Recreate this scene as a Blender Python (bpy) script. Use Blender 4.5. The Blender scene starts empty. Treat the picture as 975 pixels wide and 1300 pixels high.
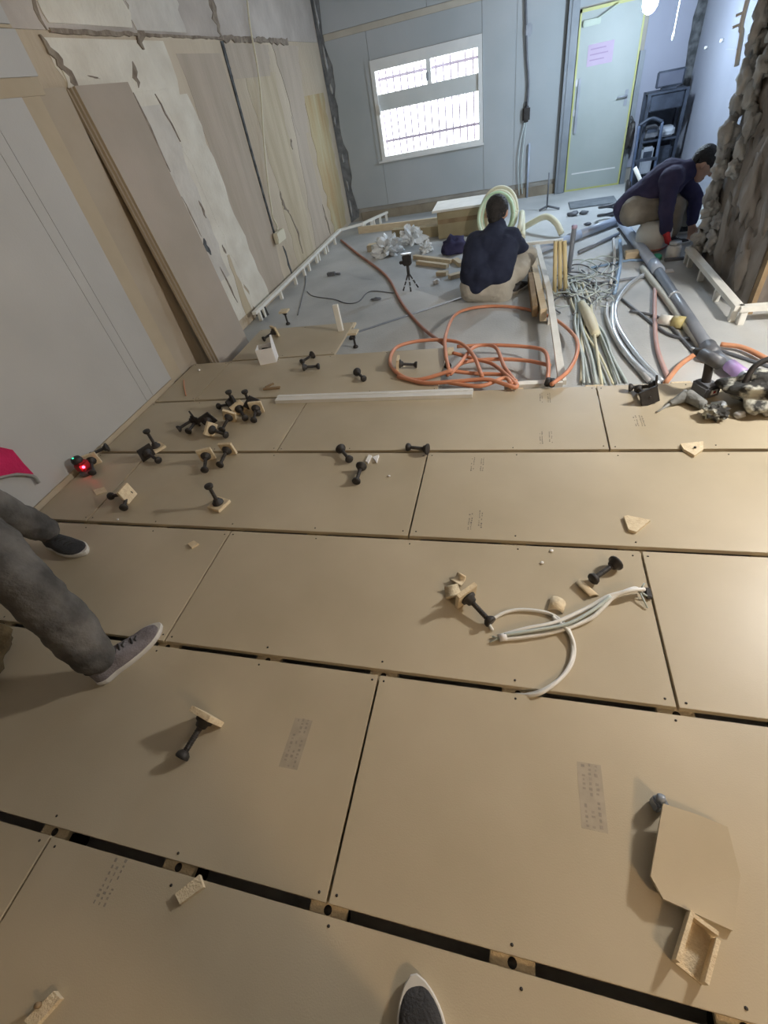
import bpy, bmesh, math, random
from mathutils import Matrix, Vector, noise
R = math.radians
random.seed(7)
C = bpy.context.scene.collection
sc = bpy.context.scene

# ------------------------------------------------------------------ camera
CAM_H = 1.4483
F_PX = 569.67
cam_rot = (Matrix.Rotation(R(21.1805), 3, 'Z') @ Matrix.Rotation(R(90 - 42.9367), 3, 'X') @ Matrix.Rotation(R(-12.8825), 3, 'Z'))
cd = bpy.data.cameras.new('camera')
cam = bpy.data.objects.new('camera', cd)
C.objects.link(cam)
cd.sensor_fit = 'VERTICAL'
cd.sensor_height = 24.0
cd.sensor_width = 18.0
cd.lens = F_PX * 24.0 / 1300.0
cd.clip_start = 0.02
cam.matrix_world = Matrix.Translation((0, 0, CAM_H)) @ cam_rot.to_4x4()
sc.camera = cam

# ------------------------------------------------------------------ world, lights, exposure
w = bpy.data.worlds.new('overcast_sky')
sc.world = w
w.use_nodes = True
bg = w.node_tree.nodes['Background']
bg.inputs[0].default_value = (0.92, 0.95, 1.0, 1)
bg.inputs[1].default_value = 6.0
sc.view_settings.view_transform = 'Standard'
sc.view_settings.look = 'None'
sc.view_settings.exposure = 0.36
sc.view_settings.gamma = 1.0
sc.view_settings.use_curve_mapping = False
FAR_LAMP_W, NEAR_LAMP_W, SIDE_FILL_W = 76.0, 50.0, 155.0

# ------------------------------------------------------------------ constants of the place
SLAB = -0.15      # concrete slab under the raised floor
FW = 8.55         # far wall
LW = -2.72        # left wall
CEIL = 2.55
ROW0, ROWP = -0.5876, 0.6279   # board rows
def rowy(i): return ROW0 + ROWP * i

# ------------------------------------------------------------------ pixel -> direction, met with a plane of the place
def ray(px, py):
    return cam_rot @ Vector(((px - 487.5) / F_PX, -(py - 650.0) / F_PX, -1.0))
def G(px, py, z=0.0):
    d = ray(px, py); return Vector((0, 0, CAM_H)) + d * ((z - CAM_H) / d.z)
def PY(px, py, y):
    d = ray(px, py); return Vector((0, 0, CAM_H)) + d * (y / d.y)
def PX(px, py, x):
    d = ray(px, py); return Vector((0, 0, CAM_H)) + d * (x / d.x)

# ------------------------------------------------------------------ materials
MATS = {}
def mat(name, col, rough=0.7, col2=None, scale=8.0, bump=0.0, bscale=40.0, metal=0.0, detail=5.0, contrast=(0.35, 0.65),
        emit=None, estr=0.0, stretch=None, alpha=None):
    if name in MATS: return MATS[name]
    m = bpy.data.materials.new(name); m.use_nodes = True
    nt = m.node_tree; b = nt.nodes['Principled BSDF']
    b.inputs['Base Color'].default_value = (*col, 1)
    b.inputs['Roughness'].default_value = rough
    b.inputs['Metallic'].default_value = metal
    tc = nt.nodes.new('ShaderNodeTexCoord')
    src = tc.outputs['Object']
    if stretch:
        mp = nt.nodes.new('ShaderNodeMapping'); mp.inputs['Scale'].default_value = stretch
        nt.links.new(src, mp.inputs[0]); src = mp.outputs[0]
    if col2:
        n = nt.nodes.new('ShaderNodeTexNoise'); n.inputs['Scale'].default_value = scale; n.inputs['Detail'].default_value = detail
        nt.links.new(src, n.inputs['Vector'])
        r = nt.nodes.new('ShaderNodeValToRGB')
        r.color_ramp.elements[0].position = contrast[0]; r.color_ramp.elements[1].position = contrast[1]
        r.color_ramp.elements[0].color = (*col, 1); r.color_ramp.elements[1].color = (*col2, 1)
        nt.links.new(n.outputs[0], r.inputs[0]); nt.links.new(r.outputs[0], b.inputs['Base Color'])
    if bump:
        n = nt.nodes.new('ShaderNodeTexNoise'); n.inputs['Scale'].default_value = bscale; n.inputs['Detail'].default_value = 6
        nt.links.new(src, n.inputs['Vector'])
        bp = nt.nodes.new('ShaderNodeBump'); bp.inputs['Strength'].default_value = bump; bp.inputs['Distance'].default_value = 0.02
        nt.links.new(n.outputs[0], bp.inputs['Height']); nt.links.new(bp.outputs[0], b.inputs['Normal'])
    if emit:
        b.inputs['Emission Color'].default_value = (*emit, 1); b.inputs['Emission Strength'].default_value = estr
    MATS[name] = m
    return m
def glass_mat(name, tint=(1, 1, 1), gloss=0.06, rough=0.02):
    m = bpy.data.materials.new(name); m.use_nodes = True; nt = m.node_tree
    nt.nodes.remove(nt.nodes['Principled BSDF'])
    out = nt.nodes['Material Output']
    t = nt.nodes.new('ShaderNodeBsdfTransparent'); t.inputs[0].default_value = (*tint, 1)
    g = nt.nodes.new('ShaderNodeBsdfGlossy'); g.inputs['Roughness'].default_value = rough
    mx = nt.nodes.new('ShaderNodeMixShader'); mx.inputs[0].default_value = gloss
    nt.links.new(t.outputs[0], mx.inputs[1]); nt.links.new(g.outputs[0], mx.inputs[2]); nt.links.new(mx.outputs[0], out.inputs[0])
    return m

M_board = mat('particleboard', (0.455, 0.39, 0.28), 0.42, (0.56, 0.485, 0.36), 1.3, 0.05, 260, detail=10)
M_core = mat('raw_chipboard', (0.68, 0.56, 0.38), 0.85, (0.78, 0.67, 0.48), 60, 0.3, 200)
M_slab = mat('concrete_slab', (0.36, 0.38, 0.385), 0.65, (0.58, 0.59, 0.585), 1.1, 0.15, 60, detail=10, contrast=(0.3, 0.62))
M_conc = mat('old_concrete', (0.50, 0.42, 0.31), 0.9, (0.62, 0.54, 0.42), 1.3, 0.35, 18, detail=8, stretch=(1, 1.6, 0.5))
M_conc_up = mat('beam_concrete', (0.40, 0.36, 0.32), 0.9, (0.58, 0.53, 0.48), 2.0, 0.35, 18, detail=8)
M_plaster = mat('plaster_residue', (0.68, 0.64, 0.55), 0.9, (0.80, 0.77, 0.68), 4, 0.35, 30)
M_pboard = mat('grey_plasterboard', (0.44, 0.44, 0.43), 0.8, (0.50, 0.50, 0.49), 1.2, 0.04, 80)
M_fboard = mat('far_plasterboard', (0.39, 0.43, 0.45), 0.75, (0.46, 0.49, 0.51), 0.9, 0.03, 80)
M_pedge = mat('plasterboard_edge', (0.44, 0.37, 0.27), 0.9, (0.49, 0.42, 0.31), 3)
M_sheet = mat('leaning_sheet_face', (0.40, 0.35, 0.29), 0.85, (0.46, 0.40, 0.34), 1.6, 0.05, 80)
M_dark = mat('dark_gap', (0.05, 0.055, 0.06), 0.95, (0.14, 0.15, 0.16), 14, 0.5, 30)
M_rust = mat('rust_stain', (0.46, 0.33, 0.17), 0.9, (0.52, 0.47, 0.30), 2.2, 0.3, 30, stretch=(1, 2.5, 0.6))
M_white = mat('white_frame', (0.80, 0.81, 0.80), 0.4, (0.74, 0.76, 0.76), 5)
M_joist = mat('white_joist', (0.80, 0.79, 0.73), 0.6, (0.87, 0.86, 0.80), 9, 0.1, 60)
M_black = mat('black_rubber', (0.022, 0.020, 0.020), 0.55, (0.04, 0.036, 0.034), 20, 0.1, 90)
M_thread = mat('black_thread', (0.03, 0.027, 0.027), 0.4, (0.05, 0.045, 0.042), 30, 0.6, 260, stretch=(0.01, 0.01, 1))
M_wood = mat('pale_wood', (0.66, 0.54, 0.36), 0.75, (0.74, 0.62, 0.44), 10, 0.1, 60, stretch=(1, 6, 6))
M_brownwood = mat('brown_wood', (0.26, 0.18, 0.10), 0.8, (0.36, 0.26, 0.15), 10, 0.1, 60)
M_card = mat('brown_cardboard', (0.36, 0.30, 0.18), 0.9, (0.44, 0.37, 0.23), 4, 0.08, 50)
M_orange = mat('orange_hose', (0.62, 0.25, 0.14), 0.45, (0.70, 0.31, 0.18), 6)
M_rusthose = mat('dull_red_hose', (0.36, 0.14, 0.09), 0.55, (0.44, 0.19, 0.13), 6)
M_pvc = mat('grey_blue_pvc', (0.40, 0.47, 0.60), 0.35, (0.48, 0.55, 0.67), 5)
M_pvcd = mat('dark_grey_pvc', (0.20, 0.23, 0.28), 0.35, (0.26, 0.29, 0.34), 5)
M_silver = mat('silver_pipe', (0.62, 0.68, 0.74), 0.25, (0.72, 0.77, 0.82), 6, metal=0.4)
M_bluepipe = mat('blue_pipe', (0.30, 0.48, 0.75), 0.4, (0.38, 0.56, 0.80), 6)
M_pinkpipe = mat('pink_pipe', (0.55, 0.34, 0.32), 0.5, (0.60, 0.40, 0.37), 6)
M_greycable = mat('grey_cable', (0.46, 0.54, 0.54), 0.5, (0.58, 0.65, 0.63), 8)
M_whitecable = mat('white_cable', (0.80, 0.80, 0.78), 0.4, (0.74, 0.74, 0.71), 8)
M_cream = mat('cream_tube', (0.74, 0.72, 0.52), 0.6, (0.80, 0.78, 0.62), 8)
M_greentube = mat('pale_green_tube', (0.55, 0.76, 0.50), 0.5, (0.70, 0.82, 0.62), 8)
M_greyclt = mat('grey_trousers', (0.055, 0.053, 0.052), 0.95, (0.17, 0.16, 0.15), 7, 0.7, 18, detail=8)
M_navy = mat('navy_cloth', (0.012, 0.018, 0.045), 0.9, (0.022, 0.030, 0.065), 8, 0.4, 14)
M_navy2 = mat('dark_indigo_cloth', (0.030, 0.030, 0.085), 0.9, (0.05, 0.045, 0.11), 8, 0.4, 14)
M_beige = mat('beige_trousers', (0.40, 0.38, 0.33), 0.95, (0.50, 0.48, 0.42), 7, 0.5, 16)
M_khaki = mat('khaki_trousers', (0.22, 0.20, 0.17), 0.95, (0.30, 0.28, 0.24), 7, 0.5, 16)
M_skin = mat('skin', (0.55, 0.33, 0.24), 0.55, (0.60, 0.38, 0.28), 12)
M_hair = mat('black_hair', (0.012, 0.011, 0.011), 0.55, (0.03, 0.027, 0.026), 30, 0.8, 90)
M_redglove = mat('red_glove', (0.55, 0.03, 0.04), 0.7, (0.62, 0.05, 0.06), 12, 0.3, 60)
M_shoe = mat('grey_knit', (0.17, 0.15, 0.16), 0.9, (0.23, 0.21, 0.22), 30, 0.4, 160)
M_shoedark = mat('dark_suede', (0.035, 0.037, 0.042), 0.9, (0.06, 0.06, 0.065), 20, 0.4, 160)
M_sole = mat('white_sole', (0.66, 0.65, 0.62), 0.6, (0.56, 0.55, 0.52), 12)
M_lace = mat('black_lace', (0.03, 0.03, 0.03), 0.8)
M_magenta = mat('magenta_cloth', (0.62, 0.02, 0.12), 0.9, (0.50, 0.015, 0.09), 10, 0.5, 40)
M_greyhem = mat('grey_hem', (0.28, 0.29, 0.28), 0.9, (0.36, 0.37, 0.35), 10)
M_brownbag = mat('dark_brown_canvas', (0.055, 0.038, 0.018), 0.95, (0.12, 0.085, 0.04), 9, 0.6, 30)
M_mortar = mat('rough_mortar', (0.17, 0.145, 0.125), 0.95, (0.38, 0.35, 0.32), 3.2, 1.0, 12, detail=10, stretch=(1, 1, 0.45))
M_lump = mat('grey_mortar_lump', (0.36, 0.36, 0.36), 0.9, (0.56, 0.56, 0.54), 7, 0.7, 22, detail=8)
M_steel = mat('grey_painted_steel', (0.20, 0.23, 0.26), 0.5, (0.28, 0.31, 0.34), 3)
M_door = mat('pale_door_skin', (0.36, 0.41, 0.40), 0.5, (0.40, 0.45, 0.44), 2)
M_yellow = mat('yellow_film', (0.48, 0.50, 0.17), 0.5, (0.54, 0.55, 0.24), 6)
M_pink = mat('pink_paper', (0.52, 0.42, 0.56), 0.8, (0.56, 0.46, 0.60), 6)
M_ink = mat('dark_ink', (0.12, 0.11, 0.12), 0.8)
M_print = mat('faded_grey_print', (0.27, 0.24, 0.20), 0.75, (0.36, 0.31, 0.25), 60)
M_printdark = mat('grey_print', (0.15, 0.14, 0.13), 0.75, (0.24, 0.215, 0.19), 60)
M_rack = mat('blue_black_metal', (0.018, 0.025, 0.042), 0.55, (0.045, 0.058, 0.085), 8)
M_rackg = mat('grey_metal', (0.28, 0.31, 0.36), 0.4, (0.38, 0.41, 0.46), 8)
M_plastic = mat('clear_plastic_film', (0.72, 0.76, 0.78), 0.25, (0.84, 0.87, 0.88), 7, 0.6, 12)
M_alu = mat('pale_aluminium_bar', (0.80, 0.80, 0.77), 0.35, (0.86, 0.86, 0.84), 6, metal=0.15)
M_paperwhite = mat('white_paper', (0.86, 0.86, 0.86), 0.7, (0.80, 0.80, 0.81), 7)
M_splat = mat('plaster_splattered_black', (0.03, 0.03, 0.028), 0.7, (0.55, 0.55, 0.48), 16, 0.6, 30, contrast=(0.50, 0.62))
M_greycloth = mat('grey_glove_cloth', (0.18, 0.19, 0.19), 0.9, (0.28, 0.29, 0.28), 14, 0.5, 60)
M_toolgrey = mat('tool_grey', (0.10, 0.11, 0.13), 0.45, (0.15, 0.16, 0.18), 12)
M_tape = mat('orange_tape', (0.60, 0.26, 0.13), 0.6, (0.66, 0.32, 0.18), 12)
M_purple = mat('violet_pvc', (0.45, 0.30, 0.62), 0.4, (0.50, 0.36, 0.68), 8)
M_green = mat('green_plastic', (0.05, 0.42, 0.28), 0.5, (0.08, 0.48, 0.32), 8)
M_red = mat('red_plastic', (0.32, 0.012, 0.018), 0.4, (0.4, 0.02, 0.03), 8)
M_ledred = mat('red_led', (1, 0.05, 0.08), 0.4, emit=(1.0, 0.03, 0.06), estr=14)
M_ledgreen = mat('green_led', (0.05, 1, 0.5), 0.4, emit=(0.05, 1.0, 0.5), estr=1.2)
M_bulbcool = mat('cool_bulb', (1, 1, 1), 0.4, emit=(0.80, 0.88, 1.0), estr=60)
M_bulbwarm = mat('warm_bulb', (1, 1, 1), 0.4, emit=(1.0, 0.80, 0.55), estr=30)
M_ivory = mat('ivory_plastic', (0.72, 0.68, 0.52), 0.5, (0.76, 0.72, 0.57), 8)
M_glass = glass_mat('window_glass', (0.97, 0.98, 0.98))
M_bar = mat('pale_grille_paint', (0.34, 0.29, 0.37), 0.7, (0.38, 0.33, 0.41), 8)
M_ceil = mat('bare_ceiling', (0.22, 0.21, 0.20), 0.9, (0.30, 0.29, 0.27), 2, 0.2, 20)
M_mat = mat('dark_grey_mat', (0.16, 0.18, 0.20), 0.9, (0.21, 0.23, 0.25), 10, 0.3, 80)

# ------------------------------------------------------------------ mesh helpers
def cat_rom(pts, n=8):
    P = [Vector(p) for p in pts]
    if len(P) < 3: return P
    out = []
    for i in range(len(P) - 1):
        p0 = P[i - 1] if i > 0 else P[i] * 2 - P[i + 1]
        p1, p2 = P[i], P[i + 1]
        p3 = P[i + 2] if i + 2 < len(P) else P[i + 1] * 2 - P[i]
        for k in range(n):
            t = k / n
            out.append(0.5 * ((2 * p1) + (-p0 + p2) * t + (2 * p0 - 5 * p1 + 4 * p2 - p3) * t * t + (-p0 + 3 * p1 - 3 * p2 + p3) * t ** 3))
    out.append(P[-1]); return out

class MB:
    def __init__(s): s.v = []; s.f = []; s.m = []; s.sm = []
    def add(s, vs, fs, M=None, mi=0, smooth=False):
        o = len(s.v)
        for q in vs:
            q = Vector(q); s.v.append(M @ q if M else q)
        for f in fs: s.f.append([i + o for i in f]); s.m.append(mi); s.sm.append(smooth)
        return s
    def box(s, c, d, M=None, mi=0, bev=0.0):
        cx, cy, cz = c; x, y, z = d[0] / 2, d[1] / 2, d[2] / 2
        if bev <= 0:
            vs = [(cx + a * x, cy + b * y, cz + e * z) for a in (-1, 1) for b in (-1, 1) for e in (-1, 1)]
            fs = [(0, 1, 3, 2), (4, 6, 7, 5), (0, 4, 5, 1), (2, 3, 7, 6), (0, 2, 6, 4), (1, 5, 7, 3)]
            return s.add(vs, fs, M, mi)
        b = bmesh.new(); bmesh.ops.create_cube(b, size=1)
        for q in b.verts: q.co = Vector((cx + q.co.x * d[0], cy + q.co.y * d[1], cz + q.co.z * d[2]))
        bmesh.ops.bevel(b, geom=b.edges[:], offset=bev, segments=2, affect='EDGES')
        b.verts.index_update()
        s.add([q.co.copy() for q in b.verts], [[q.index for q in f.verts] for f in b.faces], M, mi); b.free(); return s
    def bar(s, a, b, wd, ht, mi=0, up=(0, 0, 1)):
        a, b = Vector(a), Vector(b); z = (b - a); L = z.length; z.normalize()
        u = Vector(up)
        if abs(z.dot(u)) > 0.98: u = Vector((1, 0, 0))
        x = u.cross(z).normalized(); y = z.cross(x)
        M = Matrix((x, y, z)).transposed().to_4x4(); M.translation = (a + b) / 2
        return s.box((0, 0, 0), (wd, ht, L), M, mi)
    def lathe(s, prof, M=None, n=16, mi=0, smooth=True):
        vs = []; fs = []
        for r, z in prof:
            for k in range(n): a = 2 * math.pi * k / n; vs.append((r * math.cos(a), r * math.sin(a), z))
        for i in range(len(prof) - 1):
            for k in range(n):
                k2 = (k + 1) % n; fs.append((i * n + k, i * n + k2, (i + 1) * n + k2, (i + 1) * n + k))
        fs.append(tuple(range(n - 1, -1, -1))); fs.append(tuple((len(prof) - 1) * n + k for k in range(n)))
        return s.add(vs, fs, M, mi, smooth)
    def cyl(s, a, b, r, r2=None, n=12, mi=0, smooth=True):
        a, b = Vector(a), Vector(b); z = b - a; L = z.length
        M = Matrix.Translation(a) @ z.to_track_quat('Z', 'Y').to_matrix().to_4x4()
        return s.lathe([(r, 0), (r if r2 is None else r2, L)], M, n, mi, smooth)
    def tube(s, pts, r, n=8, mi=0, spline=8, rf=None):
        P = cat_rom(pts, spline) if spline else [Vector(p) for p in pts]
        vs = []; fs = []; up = None
        for i, p in enumerate(P):
            t = (P[min(i + 1, len(P) - 1)] - P[max(i - 1, 0)]).normalized()
            if up is None: up = Vector((0, 0, 1)) if abs(t.z) < 0.9 else Vector((1, 0, 0))
            x = up.cross(t)
            if x.length < 1e-4: x = Vector((1, 0, 0)).cross(t)
            x.normalize(); y = t.cross(x); up = y
            rr = r if rf is None else rf(i / (len(P) - 1))
            for k in range(n): a = 2 * math.pi * k / n; vs.append(p + x * (rr * math.cos(a)) + y * (rr * math.sin(a)))
        for i in range(len(P) - 1):
            for k in range(n):
                k2 = (k + 1) % n; fs.append((i * n + k, i * n + k2, (i + 1) * n + k2, (i + 1) * n + k))
        fs.append(tuple(range(n - 1, -1, -1))); fs.append(tuple((len(P) - 1) * n + k for k in range(n)))
        return s.add(vs, fs, None, mi, True)
    def prism(s, poly, t, M=None, mi=0):   # polygon in local XY, thickness t in +Z
        n = len(poly)
        area = sum(poly[i][0] * poly[(i + 1) % n][1] - poly[(i + 1) % n][0] * poly[i][1] for i in range(n))
        if area < 0: poly = poly[::-1]
        vs = [(p[0], p[1], 0) for p in poly] + [(p[0], p[1], t) for p in poly]
        fs = [tuple(range(n - 1, -1, -1)), tuple(range(n, 2 * n))] + [(i, (i + 1) % n, n + (i + 1) % n, n + i) for i in range(n)]
        return s.add(vs, fs, M, mi)
    def blob(s, c, rad, amp=0.25, freq=2.0, seed=0, M=None, mi=0, sub=2, smooth=True, flat=None):
        b = bmesh.new(); bmesh.ops.create_icosphere(b, subdivisions=sub, radius=1)
        for q in b.verts:
            k = 1 + amp * noise.noise(q.co * freq + Vector((seed * 3.1, seed * 1.7, seed)))
            q.co = Vector((q.co.x * rad[0] * k, q.co.y * rad[1] * k, q.co.z * rad[2] * k))
            if flat is not None: q.co.z = max(q.co.z, flat)
            q.co += Vector(c)
        b.verts.index_update()
        s.add([q.co.copy() for q in b.verts], [[q.index for q in f.verts] for f in b.faces], M, mi, smooth); b.free(); return s
    def mesh(s, name):
        me = bpy.data.meshes.new(name); me.from_pydata([tuple(q) for q in s.v], [], s.f)
        me.polygons.foreach_set('material_index', s.m); me.polygons.foreach_set('use_smooth', s.sm); me.update(); return me
    def build(s, name, mats, parent=None, base=None):
        if not isinstance(mats, (list, tuple)): mats = [mats]
        org = None
        if base is not None:
            org = Vector(base); s.v = [q - org for q in s.v]
        me = s.mesh(name)
        for m in mats: me.materials.append(m)
        return put(name, me, parent, org)
def put(name, me, parent=None, loc=None):
    o = bpy.data.objects.new(name, me); C.objects.link(o)
    if loc is not None: o.location = loc
    if parent is not None: o.parent = parent
    return o
def tag(o, label, cat=None, group=None, kind=None):
    o['label'] = label
    if cat: o['category'] = cat
    if group: o['group'] = group
    if kind: o['kind'] = kind
    return o
def empty(name, loc=(0, 0, 0), rz=0):
    o = bpy.data.objects.new(name, None); C.objects.link(o); o.location = loc; o.rotation_euler = (0, 0, rz); o.empty_display_size = 0.1
    return o
def copy_tree(o, parent=None):
    c = o.copy(); C.objects.link(c); c.parent = parent
    for ch in list(o.children): copy_tree(ch, c)
    return c
def struct(o, label, cat): return tag(o, label, cat, kind='structure')
def ragged(p0, p1, n, amp, seed):      # points between two 2D points with random side steps
    rnd = random.Random(seed); out = []
    dx, dy = p1[0] - p0[0], p1[1] - p0[1]; L = math.hypot(dx, dy); nx, ny = -dy / L, dx / L
    for i in range(n):
        t = i / n; k = rnd.uniform(-amp, amp)
        out.append((p0[0] + dx * t + nx * k, p0[1] + dy * t + ny * k))
    return out

# ================================================================== THE SETTING
o = MB().box((1.0, 3.0, SLAB - 0.1), (9.4, 12.6, 0.2)).build('floor_slab', M_slab)
struct(o, 'bare grey concrete slab under and beyond the raised boards', 'floor')
o = MB().box((1.0, 3.0, CEIL + 0.05), (9.4, 12.6, 0.1)).build('ceiling', M_ceil)
struct(o, 'bare concrete ceiling over the room', 'ceiling')

# left wall: concrete core with the boards, plaster and ledge that are on it
wl = MB().box((LW - 0.1, 2.8, (CEIL + SLAB) / 2), (0.2, 11.7, CEIL - SLAB)).build('wall_left', M_conc)
struct(wl, 'left wall of stained bare concrete with plaster residue', 'wall')
o = MB().box((LW + 0.006, 5.75, 2.275), (0.012, 5.5, 0.55)).build('beam_face', M_conc_up, wl)
# matrix that takes local (u = along y, v = up, w = out of the wall) to the left wall face
def LWM(off=0.0): return Matrix(((0, 0, 1, LW + off), (1, 0, 0, 0), (0, 1, 0, 0), (0, 0, 0, 1)))
# furring and grey plasterboards of the near half, with pale tan edges
NW = 0.075      # how far the near boards stand off the concrete
MB().box((LW + NW / 2 - 0.007, 0.06, (SLAB + 1.985) / 2), (NW - 0.014, 5.9, 1.985 - SLAB)).build('furring', M_pedge, wl)
for (y0, y1, z0, z1) in ((-2.9, -0.96, SLAB, 1.72), (-0.955, 0.86, SLAB, 1.72), (0.865, 2.52, SLAB, 1.72), (2.523, 2.60, SLAB, 1.72), (2.603, 2.86, SLAB, 1.72), (-2.9, 0.96, 1.80, 1.985), (0.963, 3.06, 1.80, 1.985)):
    MB().box((LW + NW - 0.007, (y0 + y1) / 2, (z0 + z1) / 2), (0.013, y1 - y0, z1 - z0)).build('plasterboard', M_pboard, wl)
MB().box((LW + NW - 0.010, 0.10, 1.757), (0.012, 5.9, 0.072)).build('joint_strip', M_pedge, wl)
MB().box((LW + 0.028, 3.105, 0.80), (0.054, 0.29, 1.9)).build('bare_board', mat('tan_bare_board', (0.40, 0.34, 0.26), 0.9, (0.46, 0.40, 0.32), 2), wl)
# plaster residue sheets, irregular outlines
def residue(poly, t, m, nm='plaster_patch'):
    return MB().prism(poly, t, LWM(0.0)).build(nm, m, wl)
def strip(y0a, y1a, z0, y0b, y1b, z1, seed, amp=0.03, n=9):
    return ragged((y0a, z0), (y0b, z1), n, amp, seed) + [(y0b, z1)] + ragged((y1b, z1), (y1a, z0), n, amp, seed + 9) + [(y1a, z0)]
M_pale2 = mat('grey_plaster', (0.58, 0.55, 0.50), 0.9, (0.68, 0.65, 0.59), 5, 0.4, 24)
M_tan2 = mat('tan_render', (0.50, 0.42, 0.29), 0.9, (0.60, 0.52, 0.38), 2.5, 0.3, 18, stretch=(1, 3, 0.4))
M_mauve = mat('mauve_render', (0.45, 0.385, 0.305), 0.9, (0.53, 0.455, 0.37), 2.5, 0.25, 18, stretch=(1, 3, 0.4))
residue(strip(3.85, 4.55, -0.05, 3.32, 4.62, 1.97, 3, 0.05, 18), 0.004, M_plaster)
residue(strip(4.08, 4.34, 0.35, 3.98, 4.30, 1.62, 5, 0.03, 14), 0.0065, M_pale2)
residue(strip(4.60, 4.98, -0.12, 4.30, 4.70, 1.66, 8, 0.035, 16), 0.0055, M_plaster)
residue(strip(4.36, 4.52, -0.05, 4.42, 4.46, 0.5, 21, 0.02, 6), 0.0075, M_tan2)
residue(strip(3.34, 4.45, 1.70, 3.36, 4.30, 1.90, 11, 0.02, 8), 0.012, M_plaster)
residue(strip(7.05, 7.42, 1.15, 6.85, 7.7, 1.97, 13, 0.03, 10), 0.005, M_mauve)
residue(strip(7.62, 8.30, -0.1, 7.5, 8.35, 1.50, 15, 0.05, 16), 0.0035, M_rust)
residue(strip(6.02, 6.60, -0.1, 5.95, 6.75, 1.75, 17, 0.04, 16), 0.0025, M_tan2)
residue(strip(6.75, 7.40, -0.1, 6.95, 7.30, 1.35, 19, 0.04, 14), 0.003, M_mauve)
residue(strip(4.80, 5.50, -0.1, 4.75, 5.55, 1.9, 23, 0.03, 14), 0.002, M_mauve)
residue(strip(5.65, 6.6, 1.72, 5.66, 6.75, 1.97, 29, 0.03, 10), 0.0035, M_mauve)
# dark chases, cracks and holes
def crack(pts, wd, out=0.007, nm='wall_crack', m=M_dark):
    P = []; rnd = random.Random(int(pts[0][0] * 1000))
    for (a, b), (c, d) in zip(pts[:-1], pts[1:]):
        for k in range(5): P.append((a + (c - a) * k / 5, b + (d - b) * k / 5))
    P.append(pts[-1]); n = len(P)
    jit = [rnd.uniform(-0.35, 0.35) * wd for _ in P]
    wv = [wd / 2 * min(1.0, 0.15 + 3.0 * min(i, n - 1 - i) / n) * rnd.uniform(0.5, 1.3) for i in range(n)]
    return MB().prism([(p[0] + j - w_, p[1]) for p, j, w_ in zip(P, jit, wv)] + [(p[0] + j + w_, p[1]) for p, j, w_ in zip(P, jit, wv)][::-1], out, LWM(0.0)).build(nm, m, wl)
M_brn = mat('brown_hole', (0.20, 0.16, 0.125), 0.95, (0.34, 0.29, 0.23), 18, 0.5, 40)
MB().prism([(5.545, 0.42), (5.575, 0.42), (5.60, 1.2), (5.65, 1.98), (5.60, 1.98), (5.565, 1.2)], 0.012, LWM(0.0)).build('wall_chase', M_dark, wl)
crack([(5.62, 2.00), (5.64, 2.2), (5.60, 2.54)], 0.11, 0.016, m=M_brn)
crack([(6.22, 0.02), (6.24, 0.30), (6.12, 0.50)], 0.035, 0.007, m=M_brn); crack([(6.12, 0.50), (6.04, 0.58), (6.02, 0.74)], 0.06, 0.007, m=M_brn)
crack([(5.74, -0.1), (5.70, 0.25)], 0.05, 0.005); crack([(7.42, -0.05), (7.36, 0.35)], 0.05, 0.006, m=M_brn)
crack([(4.16, 0.58), (4.12, 0.72)], 0.06, 0.010); crack([(4.12, 0.74), (4.06, 1.05)], 0.02, 0.009, m=M_brn); crack([(4.03, 1.22), (3.97, 1.70)], 0.030, 0.009, m=M_brn)
crack([(4.30, 0.84), (4.28, 0.98)], 0.03, 0.009, m=M_brn); crack([(4.34, 1.38), (4.24, 1.68)], 0.028, 0.010, m=M_brn); crack([(4.42, 0.52), (4.40, 0.60)], 0.03, 0.009, m=M_brn)
crack([(4.30, 0.1), (4.22, 0.46)], 0.022, 0.009, m=M_brn); crack([(3.42, 1.72), (3.36, 1.85), (3.30, 1.98)], 0.07, 0.014, m=M_brn)
crack([(3.56, 1.80), (3.66, 1.78)], 0.05, 0.014, m=M_brn); crack([(4.05, 1.72), (4.09, 1.86)], 0.05, 0.014, m=M_brn)
crack([(3.36, 2.0), (3.38, 2.2), (3.42, 2.54)], 0.05, 0.016, m=M_brn); crack([(4.30, 1.92), (4.34, 2.1)], 0.09, 0.016, m=M_brn); crack([(6.72, 1.05), (6.74, 1.15)], 0.05, 0.006, m=M_brn)
# crumbling ledge of the beam
for y0, y1, hh_, m in ((3.40, 4.35, 0.022, M_brn), (4.35, 5.6, 0.014, M_brn), (5.6, 7.35, 0.050, M_brn)):
    n = int((y1 - y0) / 0.05); lp = [(y0 + i * (y1 - y0) / n, 1.995 - hh_ * (0.35 + 0.5 * noise.noise(Vector((i * 0.7, y0, 1))))) for i in range(n + 1)]
    top = [(y, 2.0 + hh_ * (0.35 + 0.5 * noise.noise(Vector((y * 9, 3, 2))))) for y, z in lp]
    MB().prism(lp + top[::-1], 0.019, LWM(0.0)).build('broken_ledge', m, wl)
residue(strip(4.30, 5.0, 2.02, 4.25, 5.1, 2.5, 33, 0.05, 12), 0.018, M_pale2)
residue(strip(3.42, 4.25, 2.03, 3.45, 4.3, 2.5, 35, 0.04, 12), 0.0185, M_plaster)
MB().box((LW + NW - 0.012, 0.10, 1.995), (0.016, 5.9, 0.014)).build('board_joint', M_pedge, wl)
MB().box((LW + NW - 0.010, 0.10, 2.27), (0.012, 5.9, 0.53)).build('plasterboard', M_pboard, wl)
b = MB().box((LW + NW + 0.007, 0.0, 0.006), (0.012, 5.7, 0.05)).build('baseboard_left', M_pedge)
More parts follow.
